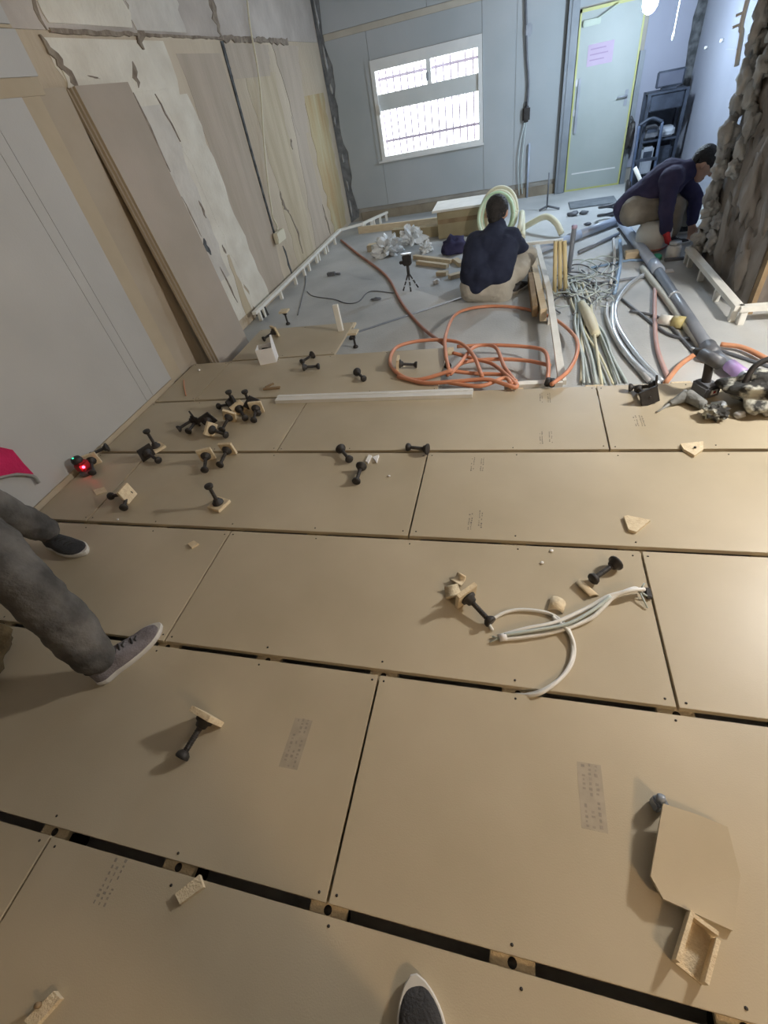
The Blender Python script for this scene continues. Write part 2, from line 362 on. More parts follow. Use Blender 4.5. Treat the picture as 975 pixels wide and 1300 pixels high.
struct(b, 'narrow tan edge strip along the foot of the grey plasterboard wall', 'baseboard')

# far wall with window and door openings
WX0, WX1, WZ0, WZ1 = -2.03, -0.51, 0.60, 1.705
wf = MB()
def fwbox(mb, x0, x1, z0, z1, y0=FW, y1=FW + 0.16): return mb.box(((x0 + x1) / 2, (y0 + y1) / 2, (z0 + z1) / 2), (x1 - x0, y1 - y0, z1 - z0))
fwbox(wf, LW - 0.2, WX0, SLAB, CEIL); fwbox(wf, WX0, WX1, SLAB, WZ0); fwbox(wf, WX0, WX1, WZ1, CEIL); fwbox(wf, WX1, 5.6, SLAB, CEIL)
wf = wf.build('wall_far', mat('far_wall_core', (0.30, 0.29, 0.26), 0.9, (0.40, 0.38, 0.34), 3, 0.3, 30))
struct(wf, 'far wall lined with blue-grey plasterboard around a window', 'wall')
# plasterboard lining (left sheet has a broken left edge)
MF = Matrix(((1, 0, 0, 0), (0, 0, -1, FW), (0, 1, 0, 0), (0, 0, 0, 1)))     # local (x, z, towards the room)
def lining(poly, t=0.013, nm='plasterboard', m=M_fboard): return MB().prism(poly, t, MF).build(nm, m, wf)
edge = ragged((-2.60, 2.40), (-2.58, 0.03), 22, 0.035, 4)
lining([(-2.035, 0.03), (-2.035, 1.99), (-2.62, 1.99)] + [(a, b) for a, b in edge if b < 1.97] + [(-2.56, 0.03)])
lining([(-2.63, 2.06), (-2.57, CEIL), (-1.2, CEIL), (-1.2, 2.06)])
lining([(-1.195, 2.06), (0.5, 2.06), (0.5, CEIL), (-1.195, CEIL)])
lining([(-2.03, 1.71), (-0.51, 1.71), (-0.51, 1.99), (-2.03, 1.99)])
lining([(-2.03, 0.03), (-0.51, 0.03), (-0.51, 0.595), (-2.03, 0.595)])
lining([(-0.505, 0.03), (-0.08, 0.03), (-0.08, 1.99), (-0.505, 1.99)])
lining([(-0.076, 0.03), (0.52, 0.03), (0.52, 2.05), (-0.076, 2.05)])
lining([(1.46, 0.03), (2.04, 0.03), (2.04, CEIL), (1.46, CEIL)], m=mat('lavender_plasterboard', (0.30, 0.32, 0.40), 0.8, (0.34, 0.36, 0.44), 1))
lining([(0.66, 1.72), (1.455, 1.72), (1.455, CEIL), (0.66, CEIL)])
lining([(-2.62, 1.992), (-0.08, 1.992), (-0.08, 2.055), (-2.62, 2.055)], 0.016, 'joint_tape', mat('joint_paper', (0.48, 0.45, 0.38), 0.9, (0.54, 0.51, 0.44), 5))
# dark broken strip and adhesive lumps in the corner
M_adh = mat('dark_adhesive', (0.13, 0.14, 0.15), 0.95, (0.24, 0.25, 0.26), 9, 0.6, 30)
lining([(-2.715, SLAB), (-2.715, CEIL)] + [(max(a, -2.70), b) for a, b in ragged((-2.585, CEIL), (-2.56, SLAB), 40, 0.02, 6)], 0.008, 'bare_strip', M_adh)
for i in range(7):
    z = 0.1 + i * 0.36 + random.uniform(-0.12, 0.12)
    MB().blob((-2.665 + random.uniform(-0.02, 0.03), FW - 0.008, z), (0.016, 0.010, random.uniform(0.05, 0.14)), 0.8, 2.2, i).build('adhesive_lump', mat('pale_adhesive', (0.34, 0.35, 0.36), 0.95, (0.50, 0.51, 0.51), 9, 0.6, 30), wf)
b = fwbox(MB(), -2.5, 0.52, SLAB, -0.03, FW - 0.03, FW).build('baseboard_far', mat('brown_base', (0.24, 0.20, 0.15), 0.9, (0.32, 0.28, 0.21), 5, 0.2, 40))
struct(b, 'brown unfinished strip along the foot of the far wall', 'baseboard')

# window
win = empty('window_1', ((WX0 + WX1) / 2, FW, WZ0)); struct(win, 'white framed window with split upper lights, pale transom and bright daylight', 'window')
def wpart(nm, mb, m, par=win):
    o = mb.build(nm, m, par); o.matrix_parent_inverse = par.matrix_world.inverted() if par is not win else Matrix.Translation(-Vector(win.location)); return o
mb = MB(); FT = 0.055
ya, yb = FW - 0.035, FW + 0.10
fwbox(mb, WX0, WX0 + FT, WZ0, WZ1, ya, yb); fwbox(mb, WX1 - FT, WX1, WZ0, WZ1, ya, yb)
fwbox(mb, WX0 + FT, WX1 - FT, WZ1 - 0.115, WZ1, ya, yb); fwbox(mb, WX0 + FT, WX1 - FT, WZ0, WZ0 + 0.045, ya, yb)
wpart('window_frame', mb, M_white)
TZ0, TZ1 = 1.165, 1.345
wpart('transom', fwbox(MB(), WX0 + FT, WX1 - FT, TZ0, TZ1, FW - 0.005, FW + 0.07), mat('transom_grey', (0.62, 0.66, 0.66), 0.5, (0.67, 0.70, 0.70), 4))
mxx = PY(544, 90, FW).x
wpart('mullion', fwbox(MB(), mxx - 0.03, mxx + 0.03, TZ1, WZ1 - 0.115, FW, FW + 0.06), M_white)
wpart('sash_lock', MB().box((mxx - 0.02, FW - 0.012, TZ1 + 0.08), (0.035, 0.03, 0.09), bev=0.006), M_rackg)
for x0, x1, z0, z1 in ((WX0 + FT, mxx - 0.03, TZ1, WZ1 - 0.115), (mxx + 0.03, WX1 - FT, TZ1, WZ1 - 0.115), (WX0 + FT, WX1 - FT, WZ0 + 0.045, TZ0)):
    wpart('window_pane', fwbox(MB(), x0, x1, z0, z1, FW + 0.045, FW + 0.051), M_glass)
wpart('frame_latch', MB().box((WX0 + FT + 0.005, FW - 0.045, TZ0 + 0.02), (0.03, 0.03, 0.11), bev=0.006), M_white)
wpart('window_sill', fwbox(MB(), WX0 - 0.05, WX1 + 0.01, WZ0 - 0.022, WZ0, FW - 0.06, FW + 0.05), M_white)
wpart('side_casing', fwbox(MB(), WX0 - 0.075, WX0 - 0.004, WZ0 - 0.03, WZ1 + 0.02, FW - 0.022, FW - 0.012), M_fboard)
gr = empty('window_grille', ((WX0 + WX1) / 2, FW + 0.28, WZ0)); tag(gr, 'pale upright bar grille outside the window', 'grille')
for i in range(15):
    x = WX0 + 0.04 + i * (WX1 - WX0 - 0.08) / 14
    b = MB().cyl((x, FW + 0.28, WZ0 - 0.35), (x, FW + 0.28, WZ1 - 0.12), 0.011, n=8).build('bar', M_bar, gr); b.matrix_parent_inverse = Matrix.Translation(-gr.location)
for z in (0.80, 1.50):
    b = MB().box(((WX0 + WX1) / 2, FW + 0.285, z), (WX1 - WX0 + 0.3, 0.02, 0.032)).build('rail', M_bar, gr); b.matrix_parent_inverse = Matrix.Translation(-gr.location)
for x in (WX0 - 0.1, WX1 + 0.1):
    b = MB().cyl((x, FW + 0.16, 0.80), (x, FW + 0.29, 0.80), 0.01, n=8).build('wall_bracket', M_bar, gr); b.matrix_parent_inverse = Matrix.Translation(-gr.location)
pl = bpy.data.lights.new('window_portal', 'AREA'); pl.shape = 'RECTANGLE'; pl.size = WX1 - WX0; pl.size_y = WZ1 - WZ0; pl.cycles.is_portal = True
po = bpy.data.objects.new('window_portal', pl); C.objects.link(po); po.location = ((WX0 + WX1) / 2, FW + 0.12, (WZ0 + WZ1) / 2); po.rotation_euler = (R(-90), 0, 0)

# door with its posts
DX0, DX1, DZ1 = 0.668, 1.405, 1.70
door = empty('door_1', ((DX0 + DX1) / 2, FW, SLAB)); struct(door, 'pale grey door edged with yellow protective film on the far wall', 'door')
def dpart(nm, mb, m, par=door, lab=None):
    o = mb.build(nm, m, par)
    if par is door: o.matrix_parent_inverse = Matrix.Translation(-door.location)
    if lab: o['label'] = lab
    return o
leaf = dpart('door_leaf', fwbox(MB(), DX0 + 0.02, DX1 - 0.02, SLAB + 0.02, DZ1 - 0.03, FW - 0.045, FW - 0.005), M_door)
mb = MB(); fwbox(mb, DX0, DX0 + 0.02, SLAB, DZ1, FW - 0.055, FW); fwbox(mb, DX1 - 0.02, DX1, SLAB, DZ1, FW - 0.055, FW); fwbox(mb, DX0, DX1, DZ1 - 0.03, DZ1, FW - 0.055, FW); fwbox(mb, DX0 + 0.02, DX1 - 0.02, SLAB, SLAB + 0.02, FW - 0.055, FW)
dpart('door_frame', mb, M_yellow, lab='yellow film on the door frame')
mb = MB(); mb.box((DX1 - 0.075, FW - 0.05, 0.80), (0.04, 0.01, 0.16), bev=0.003); mb.cyl((DX1 - 0.075, FW - 0.05, 0.82), (DX1 - 0.075, FW - 0.10, 0.82), 0.01); mb.cyl((DX1 - 0.075, FW - 0.10, 0.82), (DX1 - 0.19, FW - 0.10, 0.82), 0.009)
dpart('door_handle', mb, M_rackg)
dpart('pull_bar', MB().box((DX0 + 0.065, FW - 0.06, 0.80), (0.035, 0.03, 0.56), bev=0.006), M_rackg)
dpart('kick_strip', fwbox(MB(), DX0 + 0.08, DX1 - 0.08, 0.05, 0.065, FW - 0.05, FW - 0.044), M_white)
for z in (1.04, 0.74): dpart('hinge', MB().box((DX0 + 0.03, FW - 0.052, z), (0.03, 0.016, 0.07), bev=0.003), M_silver)
dpart('door_closer', MB().box((DX0 + 0.14, FW - 0.075, DZ1 - 0.13), (0.20, 0.05, 0.06), bev=0.008).bar((DX0 + 0.2, FW - 0.1, DZ1 - 0.11), (DX0 + 0.42, FW - 0.16, DZ1 - 0.03), 0.02, 0.01), mat('pale_green_metal', (0.42, 0.50, 0.42), 0.5, (0.48, 0.56, 0.48), 5))
o = fwbox(MB(), 0.53, 0.655, SLAB, CEIL, FW - 0.10, FW).box((0.592, FW - 0.105, (CEIL + SLAB) / 2), (0.05, 0.012, CEIL - SLAB - 0.02)).build('trim_1', M_steel)
struct(o, 'grey painted steel post left of the door', 'post')
o = fwbox(MB(), 1.415, 1.475, SLAB, 1.22, FW - 0.07, FW).box((1.445, FW - 0.075, 0.5), (0.02, 0.012, 1.1)).build('trim_2', M_steel)
struct(o, 'short grey steel jamb right of the door', 'post')
# pink notice on the door
c = PY(762, 68, FW - 0.045)
nt_ = MB().box((0, 0, 0), (0.30, 0.002, 0.20)).build('paper_notice', M_pink); nt_.location = (c.x, FW - 0.047, c.z)
tag(nt_, 'pink paper notice taped to the pale door', 'notice')
for z, wds in ((0.055, 0.18), (0.005, 0.21), (-0.045, 0.17)):
    MB().box((-0.12 + wds / 2, -0.0014, z), (wds, 0.0006, 0.012)).build('printed_line', mat('pale_ink', (0.40, 0.30, 0.46), 0.8), nt_)

# right wall behind the pillar, corner post, near right wall and near wall
wr = MB().box((2.14, (FW + 4.8) / 2, (CEIL + SLAB) / 2), (0.16, FW - 4.8, CEIL - SLAB)).build('wall_right', mat('right_plasterboard', (0.25, 0.27, 0.33), 0.8, (0.29, 0.31, 0.37), 1))
struct(wr, 'lavender-grey plasterboard wall behind the rough pillar', 'wall')
for z in (1.12, 1.28): MB().box((2.058, 7.2, z), (0.004, 0.35, 0.006)).build('scored_line', mat('scored', (0.34, 0.36, 0.42), 0.9), wr)
mb = MB(); mb.prism(ragged((1.96, CEIL), (1.95, SLAB), 26, 0.018, 2) + ragged((2.06, SLAB), (2.06, CEIL), 3, 0.0, 2), 0.03, Matrix(((1, 0, 0, 0), (0, 0, -1, FW - 0.012), (0, 1, 0, 0), (0, 0, 0, 1))))
o = mb.build('trim_3', M_dark); struct(o, 'dark ragged strip in the far right corner', 'trim')
M_dimwall = mat('dim_concrete', (0.17, 0.155, 0.135), 0.9, (0.24, 0.22, 0.19), 2, 0.2, 20)
o = MB().box((5.5, 1.0, (CEIL + SLAB) / 2), (0.2, 7.8, CEIL - SLAB)).build('wall_right_near', M_dimwall); struct(o, 'plain dim concrete wall of the near room', 'wall')
o = MB().box((3.8, 4.72, (CEIL + SLAB) / 2), (3.6, 0.16, CEIL - SLAB)).build('wall_cross', M_dimwall); struct(o, 'plain cross wall to the right of the rough pillar', 'wall')
o = MB().box((1.3, -3.0, (CEIL + SLAB) / 2), (8.6, 0.2, CEIL - SLAB)).build('wall_near', M_dimwall); struct(o, 'plain dim concrete wall at the near end', 'wall')

# ------------------------------------------------------------------ raised floor: boards, pads and legs
fl = empty('floor', (0, 0, 0)); struct(fl, 'raised floor of tan particleboard panels with dark gaps', 'floor')
TH = 0.020; GAP = 0.023
PANELS = []
def panel(x0, x1, y0, y1, screws=True):
    o = MB().box(((x1 - x0) / 2, (y1 - y0) / 2, -TH / 2), (x1 - x0, y1 - y0, TH), bev=0.0012).build('floor_panel', M_board, fl)
    o.location = (x0, y0, random.uniform(-0.0006, 0.0004)); PANELS.append((x0, x1, y0, y1, o))
    if screws:
        mb = MB(); n = max(1, round((x1 - x0) / 0.45))
        for i in range(n + 1):
            for y in (0.022, y1 - y0 - 0.022):
                x = min(max(i * (x1 - x0) / n, 0.022), x1 - x0 - 0.022)
                mb.lathe([(0.0036, 0), (0.0036, 0.0012)], Matrix.Translation((x + random.uniform(-.006, .006), y + random.uniform(-.006, .006), 0)), 8)
        s = mb.build('screw_heads', M_black, o); s['kind'] = 'stuff'
    return o
J = 0.004
def prow(i, xs):
    y0, y1 = rowy(i) + GAP / 2, rowy(i + 1) - GAP / 2
    for a, b in zip(xs[:-1], xs[1:]): panel(a + J, b - J, y0, y1)
XL = -2.628
prow(-2, [XL, -0.41, 1.39, 3.19, 4.99]); prow(-1, [XL, -2.2, -0.41, 1.39, 3.19, 4.99])
prow(0, [XL, -1.287, 0.51, 2.31, 4.11, 5.3]); prow(1, [XL, -2.21, -0.406, 1.39, 3.19, 4.99])
prow(2, [XL, -1.307, 0.502, 2.31, 4.11, 5.3]); prow(3, [XL, -2.23, -0.419, 1.41, 3.21, 5.0])
prow(4, [XL, -1.327, 0.472, 2.28, 4.1, 5.3]); prow(5, [XL, -2.27, -0.452]); prow(6, [-2.27, -1.345])
padm = MB().box((0, 0, -0.0125), (0.1, 0.1, 0.018), bev=0.002).lathe([(0.008, -0.004), (0.008, -0.002)], None, 10, 1).mesh('support_pad'); padm.materials.append(M_core); padm.materials.append(M_black)
legm = MB().lathe([(0.032, SLAB + 0.0225), (0.030, SLAB + 0.034), (0.016, SLAB + 0.05), (0.0105, SLAB + 0.055), (0.0105, -0.002)], None, 12).mesh('support_leg'); legm.materials.append(M_black)
def pads(i, x0, x1, off):
    x = off
    while x > x0: x -= 0.45
    while x + 0.45 < x1:
        x += 0.45
        p = put('support_pad', padm, fl, (x, rowy(i), -TH - 0.002))
        lg = put('support_leg', legm, fl, (x, rowy(i), -TH - 0.0025))
for i, off in ((-1, 0.51), (0, 0.51), (1, -0.406), (2, 0.502), (3, -0.419), (4, 0.472)): pads(i, XL + 0.02, 3.0, off)
pads(5, XL + 0.02, 3.0, 0.472); pads(6, XL + 0.02, -0.46, -0.47); pads(7, -2.2, -1.35, -1.40)
def panel_at(x, y):
    for p in PANELS:
        if p[0] <= x <= p[1] and p[2] <= y <= p[3]: return p[4], p[0], p[1], p[2], p[3]
    return None
# faded factory print: short rows of illegible characters
def print_mark(px, py, wid, hei, rows, m, ang=0.0, patch=None):
    g = G(px, py); t = panel_at(g.x, g.y)
    if not t: return
    o, x0, _, y0, _ = t
    rnd = random.Random(int(px * 7 + py)); mb = MB(); M = Matrix.Translation((g.x - x0, g.y - y0, 0)) @ Matrix.Rotation(ang, 4, 'Z')
    if patch: mb.box((0, 0, 0.00025), (wid * 1.25, hei * 1.06, 0.0003), M, 1)
    for r in range(rows):
        cx = -wid / 2 + (r + 0.5) * wid / rows; y = -hei / 2
        while y < hei / 2:
            h = rnd.uniform(0.005, 0.012)
            if rnd.random() < 0.8: mb.box((cx + rnd.uniform(-1, 1) * 0.001, y + h / 2, 0.0005), (wid / rows * rnd.uniform(0.25, 0.55), h * 0.75, 0.0006), M)
            y += h + 0.004
    mb.build('printed_mark', [m, patch or m], o)
M_patch = mat('grey_smudge', (0.375, 0.325, 0.25), 0.55, (0.43, 0.37, 0.29), 30)
print_mark(751, 1010, 0.05, 0.15, 3, M_print, 0.0, M_patch); print_mark(376, 943, 0.05, 0.14, 3, M_print, 0.0, M_patch)
for q in ((600, 590), (612, 590), (597, 662), (610, 660)): print_mark(*q, 0.022, 0.10, 2, M_printdark)
for q in ((687, 505), (697, 505), (687, 556), (699, 555), (807, 534), (815, 534)): print_mark(*q, 0.022, 0.10, 2, M_printdark)
print_mark(140, 1120, 0.05, 0.10, 3, M_print)

def mw(o):
    m = o.matrix_basis.copy()
    return mw(o.parent) @ o.matrix_parent_inverse @ m if o.parent else m
def wp(parent, nm, mb, m, lab=None):        # a part whose shape is given in room coordinates
    o = mb.build(nm, m, parent); o.matrix_parent_inverse = mw(parent).inverted()
    if lab: o['label'] = lab
    return o
def thing(nm, loc, label, cat, group=None): return tag(empty(nm, loc), label, cat, group)
def solo(nm, mb, m, base, label, cat, group=None): return tag(mb.build(nm, m, None, base), label, cat, group)

# ================================================================== ROUGH PILLAR
PX0, PX1, PY0, PY1 = 1.60, 2.3, 3.78, 4.93
def rough_grid(mb, org, u, v, nu, nv, nrm, amp, seed):
    org, u, v, nrm = Vector(org), Vector(u), Vector(v), Vector(nrm); vs = []; fs = []
    for j in range(nv + 1):
        for i in range(nu + 1):
            p = org + u * (i / nu) + v * (j / nv)
            e = min(1, 4 * min(i / nu, 1 - i / nu) + 0.15)
            k = noise.fractal(p * 4.0 + Vector((seed, 0, 0)), 0.9, 2.1, 5) * amp + abs(noise.noise(p * 9)) * amp * 0.5
            vs.append(p + nrm * k * e)
    for j in range(nv):
        for i in range(nu):
            a = j * (nu + 1) + i; fs.append((a, a + 1, a + nu + 2, a + nu + 1))
    mb.add(vs, fs, None, 0, True)
mb = MB()
HZ = CEIL - SLAB
rough_grid(mb, (PX0, PY1, SLAB), (0, PY0 - PY1, 0), (0, 0, HZ), 44, 100, (-1, 0, 0), 0.05, 1)
rough_grid(mb, (PX0, PY0, SLAB), (PX1 - PX0, 0, 0), (0, 0, HZ), 26, 100, (0, -1, 0), 0.05, 2)
rough_grid(mb, (PX1, PY1, SLAB), (PX0 - PX1, 0, 0), (0, 0, HZ), 12, 40, (0, 1, 0), 0.03, 3)
rough_grid(mb, (PX1, PY0, SLAB), (0, PY1 - PY0, 0), (0, 0, HZ), 12, 40, (1, 0, 0), 0.03, 4)
pil = mb.build('pillar', M_mortar, None, ((PX0 + PX1) / 2, (PY0 + PY1) / 2, SLAB))
struct(pil, 'rough stripped pillar covered in grey mortar lumps', 'pillar')
rnd = random.Random(31)
def lump(c, rad, rot, i, m=M_lump):
    M = Matrix.Translation(c) @ Matrix.Rotation(rot, 4, 'X')
    o = MB().blob((0, 0, 0), rad, 0.75, 2.0, i, M, sub=3).build('mortar_lump', m, pil); o.matrix_parent_inverse = mw(pil).inverted()
i = 0
z = SLAB + 0.12
while z < CEIL - 0.1:       # pale dabs along the far left edge
    h = rnd.uniform(0.09, 0.17)
    lump((PX0 - rnd.uniform(0.04, 0.08), PY1 - rnd.uniform(0.0, 0.08), z), (0.055, 0.07, h * 0.62), rnd.uniform(-0.25, 0.1), i); i += 1
    if rnd.random() < 0.75: lump((PX0 - rnd.uniform(0.01, 0.05), PY1 - rnd.uniform(0.18, 0.34), z + 0.05), (0.045, 0.075, h * 0.6), rnd.uniform(-0.3, 0.1), i); i += 1
    z += h
for k in range(16):         # darker dabs scattered over the face
    lump((PX0 - rnd.uniform(-0.01, 0.03), rnd.uniform(PY0 + 0.05, PY1 - 0.3), rnd.uniform(0.0, CEIL - 0.2)), (0.04, rnd.uniform(0.08, 0.15), rnd.uniform(0.12, 0.26)), rnd.uniform(-0.5, 0.2), i, M_mortar); i += 1
for k in range(7):
    lump((rnd.uniform(PX0, PX1 - 0.1), PY0 - rnd.uniform(0.0, 0.03), rnd.uniform(0.0, 2.0)), (rnd.uniform(0.05, 0.10), 0.045, rnd.uniform(0.06, 0.13)), 0, i); i += 1
o = wp(pil, 'corner_batten', MB().bar((PX0 + 0.02, PY0 - 0.035, SLAB), (PX0 + 0.02, PY0 - 0.035, 1.3), 0.06, 0.03), M_brownwood, 'brown wooden batten on the pillar corner')
# thin white conduit stuck to the upper edge of the pillar
yk = PY1 + 0.10
k0, k1 = PY(935, 84, yk), PY(949, 0, yk)
cu = solo('white_conduit', MB().tube([k0, k0.lerp(k1, 0.5), k1, Vector((k1.x + 0.02, yk, CEIL))], 0.016), M_whitecable, k0, 'white conduit running up the edge of the rough pillar', 'conduit')
for px, py in ((934, 20), (930, 35)):
    p = PY(px, py, yk); wp(cu, 'clip', MB().cyl(p, p + Vector((0.055, 0, 0.01)), 0.008), M_whitecable)

# ================================================================== WHITE EDGE JOISTS
def joist(nm, pts, legs, label, wd=0.045, th=0.03, zt=-0.022, leg_w=0.04):
    t = thing(nm, (pts[0][0], pts[0][1], SLAB), label, 'floor joist')
    for a, b in zip(pts[:-1], pts[1:]): wp(t, 'rail', MB().bar((a[0], a[1], zt - th / 2), (b[0], b[1], zt - th / 2), wd, th), M_joist)
    for x, y in legs:
        wp(t, 'leg', MB().box((x, y, (zt - th + SLAB) / 2), (leg_w, leg_w, zt - th - SLAB), bev=0.003), M_joist)
    return t
a, b, c_ = G(868, 318, -0.022), G(944, 388, -0.022), G(1010, 384, -0.022)
a.x = b.x = 1.48; a.y = 4.93
def lerp(p, q, t): return (p[0] + (q[0] - p[0]) * t, p[1] + (q[1] - p[1]) * t)
joist('pillar_joist', [(1.60, a.y), (a.x, a.y), (b.x, b.y), (2.6, b.y)], [(a.x, a.y - 0.03)] + [lerp(a, b, t) for t in (0.10, 0.36, 0.68)] + [(b.x, b.y + 0.06), (b.x + 0.035, b.y), (2.1, b.y)],
      'white edge joist on short legs wrapped around the rough pillar', 0.055, 0.035)
a, b = (-2.605, 4.35), (-2.605, 7.55)
legs = [lerp(a, b, t) for t in (0.03, 0.06, 0.22, 0.37, 0.47, 0.53, 0.63, 0.66, 0.75, 0.78, 0.90)]
joist('wall_joist', [a, b, (-2.30, 7.75), (-2.02, 8.32)], legs + [lerp((-2.30, 7.75), (-2.02, 8.32), t) for t in (0.0, 0.1, 0.35, 0.45, 0.7, 0.95)],
      'white edge joist on many short legs along the stained left wall', 0.045, 0.03, -0.022, 0.035)
# open white frame left of the cables, its rails and legs
t = thing('white_floor_frame', G(700, 400, SLAB), 'white slatted floor frame beside the squatting worker, ending under the orange hose', 'floor frame')
p0, p1, p2, p3, p4 = G(664, 314, -0.03), G(682, 312, -0.03), G(697, 370, -0.03), G(714, 486, -0.03), G(660, 488, -0.03)
for q0, q1, m in ((G(663, 310, -0.03), G(715, 305, -0.03), M_joist), (p1, p2, M_joist), (p2, p3, M_joist), (p3, G(640, 490, -0.03), M_joist)):
    wp(t, 'rail', MB().bar(q0, q1, 0.045, 0.03), m)
for px, py in ((684, 322), (692, 350), (700, 395), (712, 470), (650, 488)):
    q = G(px, py, -0.05); wp(t, 'leg', MB().box((q.x, q.y, (-0.045 + SLAB) / 2), (0.04, 0.04, -0.045 - SLAB)), M_joist)
q0, q1 = G(675, 330, -0.07), G(690, 400, -0.07)
t2 = thing('timber_trestle', (q0.x, q0.y, SLAB), 'dull brown timber trestle standing beside the white slatted floor frame', 'trestle')
wp(t2, 'plank', MB().bar(q0, q1, 0.05, 0.10), M_wood); r0, r1 = G(673, 352, -0.07), G(679, 395, -0.07)
wp(t2, 'plank', MB().bar(r0, r1, 0.04, 0.09), M_brownwood)
for s in (0.2, 0.75): wp(t2, 'cross_rail', MB().bar(r0.lerp(r1, s), q0.lerp(q1, s), 0.03, 0.05), M_brownwood)

# ================================================================== LEANING SHEETS
yb = SLAB
for k in range(3):
    # each sheet stands on the slab and leans on the wall; the front one hides the rest
    bx, tx = -2.465 - k * 0.024, -2.636 - k * 0.0215
    z1 = 1.745 - 0.004 * k
    y0, y1 = 3.30 - 0.012 * k, 3.845 - 0.02 * k
    ax = Vector((tx - bx, 0, z1 - yb)); L = ax.length; up = ax.normalized(); out = Vector((up.z, 0, -up.x))
    M = Matrix(((0, up.x, out.x, bx), (1, 0, 0, 0), (0, up.z, out.z, yb + 0.003), (0, 0, 0, 1)))
    mb = MB(); th = 0.0195
    vs = [(y0, 0, -th), (y1, 0, -th), (y1, L, -th), (y0, L, -th), (y0, 0, 0), (y1, 0, 0), (y1, L, 0), (y0, L, 0)]
    mb.add(vs, [(4, 5, 6, 7)], M, 0).add(vs, [(3, 2, 1, 0), (0, 1, 5, 4), (1, 2, 6, 5), (2, 3, 7, 6), (3, 0, 4, 7)], M, 1)
    lab = ['brown faced board leaning on the left wall, outermost of its stack', 'brown board with tan edges in the middle of the leaning stack', 'brown board with tan edges against the wall behind the leaning stack'][k]
    solo('leaning_board', mb, [M_sheet, M_pedge], (bx, (y0 + y1) / 2, yb), lab, 'board', 'boards leaning on the left wall')

# ================================================================== FLOOR PEDESTALS
def ped_mesh(L=0.125):
    m = {}
    m['foot'] = MB().lathe([(0.021, 0), (0.023, 0.004), (0.021, 0.014), (0.013, 0.022), (0.010, 0.024)], None, 14).mesh('rubber_foot')
    m['rod'] = MB().lathe([(0.0095, 0.02)] + [(0.0095 + (0.0008 if i % 2 else -0.0006), 0.024 + i * 0.004) for i in range(int((L - 0.03) / 0.004))] + [(0.0095, L - 0.006)], None, 10).mesh('threaded_rod')
    m['head'] = MB().lathe([(0.011, L - 0.03), (0.018, L - 0.026), (0.021, L - 0.014), (0.029, L - 0.010), (0.030, L - 0.002), (0.026, L)], None, 14).mesh('head_nut')
    m['plate'] = MB().box((0, 0, L + 0.009), (0.088, 0.088, 0.018), bev=0.0015).mesh('square_plate')
    m['plateb'] = MB().box((0, 0, L + 0.006), (0.09, 0.09, 0.012), bev=0.0015).lathe([(0.006, L + 0.012), (0.006, L + 0.015)], None, 8).mesh('square_plate')
    for k, mt in (('foot', M_black), ('rod', M_thread), ('head', M_black), ('plate', M_core), ('plateb', M_black)): m[k].materials.append(mt)
    return m
PM = ped_mesh()
PL = 0.125
def pedestal(foot_px, head_px, label, plate='plate', z=0.0, group=None, tilt=None, up=False, roll=0.0, flip=False):
    """foot_px / head_px: pixels of the two ends; the pedestal lies on the surface at height z"""
    r0 = 0.023; r1 = 0.044 if plate in ('plate', 'plateb') else 0.030
    a, b = G(*foot_px, z + r0), G(*head_px, z + r1)
    d = (b - a); d.z = 0; d.normalize(); mid = (a + b) / 2
    if up:
        o = thing('floor_pedestal', (a.x, a.y, z), label, 'floor pedestal', group); b3 = Vector((0, 0, 1)); org = Vector((a.x, a.y, z)); x = Vector((1, 0, 0)); yv = Vector((0, 1, 0))
        M = Matrix((x, yv, b3)).transposed().to_4x4(); M.translation = org
    elif flip:
        b = G(*head_px, z); o = tag(empty('floor_pedestal'), label, 'floor pedestal', group)
        M = Matrix.Translation((b.x, b.y, z + PL + 0.0185)) @ Matrix.Rotation(math.pi, 4, 'X') @ Matrix.Rotation(roll, 4, 'Z')
    else:
        slope = (r1 - r0) / PL
        ax = Vector((d.x, d.y, slope)).normalized()
        org = Vector((mid.x, mid.y, 0)) - Vector((d.x, d.y, 0)) * PL / 2; org.z = z + r0 + 0.0005
        s = Vector((-d.y, d.x, 0)); t = ax.cross(s)
        M = Matrix((s, t, ax)).transposed().to_4x4() @ Matrix.Rotation(roll, 4, 'Z'); M.translation = org
        o = tag(empty('floor_pedestal'), label, 'floor pedestal', group)
    o.matrix_basis = M
    put('rubber_foot', PM['foot'], o); put('threaded_rod', PM['rod'], o); put('head_nut', PM['head'], o)
    if plate: put('square_plate', PM[plate], o)
    return o
GP = 'loose black floor pedestals on the boards'
pedestal((625, 792), (592, 757), 'black floor pedestal with tan plate beside the white cable loop', 'plate', group=GP)
pedestal((752, 736), (783, 714), 'bare black floor pedestal without plate near the white cable ends', None, group=GP)
pedestal((232, 960), (259, 915), 'black floor pedestal with tan plate lying alone beside the grey sneaker', 'plate', group=GP)
pedestal((263, 614), (279, 642), 'black floor pedestal with tan plate standing upside down alone on the third board row', 'plate', group=GP, flip=True, roll=0.3)
pedestal((259, 600), (262, 576), 'black floor pedestal with tan plate straddling a gap next to its twin', 'plate', group=GP)
pedestal((278, 592), (289, 570), 'black floor pedestal with tan plate straddling a gap next to its twin', 'plate', group=GP)
pedestal((130, 630), (170, 627), 'black floor pedestal with tan plate, one of a crossed pair near the laser', 'plate', group=GP)
pedestal((155, 650), (164, 622), 'black floor pedestal without plate, one of a crossed pair near the laser', None, group=GP)
pedestal((182, 543), (200, 570), 'black floor pedestal standing upside down on its tan plate beside a black plate', 'plate', group=GP, flip=True, roll=0.5)
pedestal((204, 586), (184, 574), 'black floor pedestal with black square plate near the laser', 'plateb', group=GP)
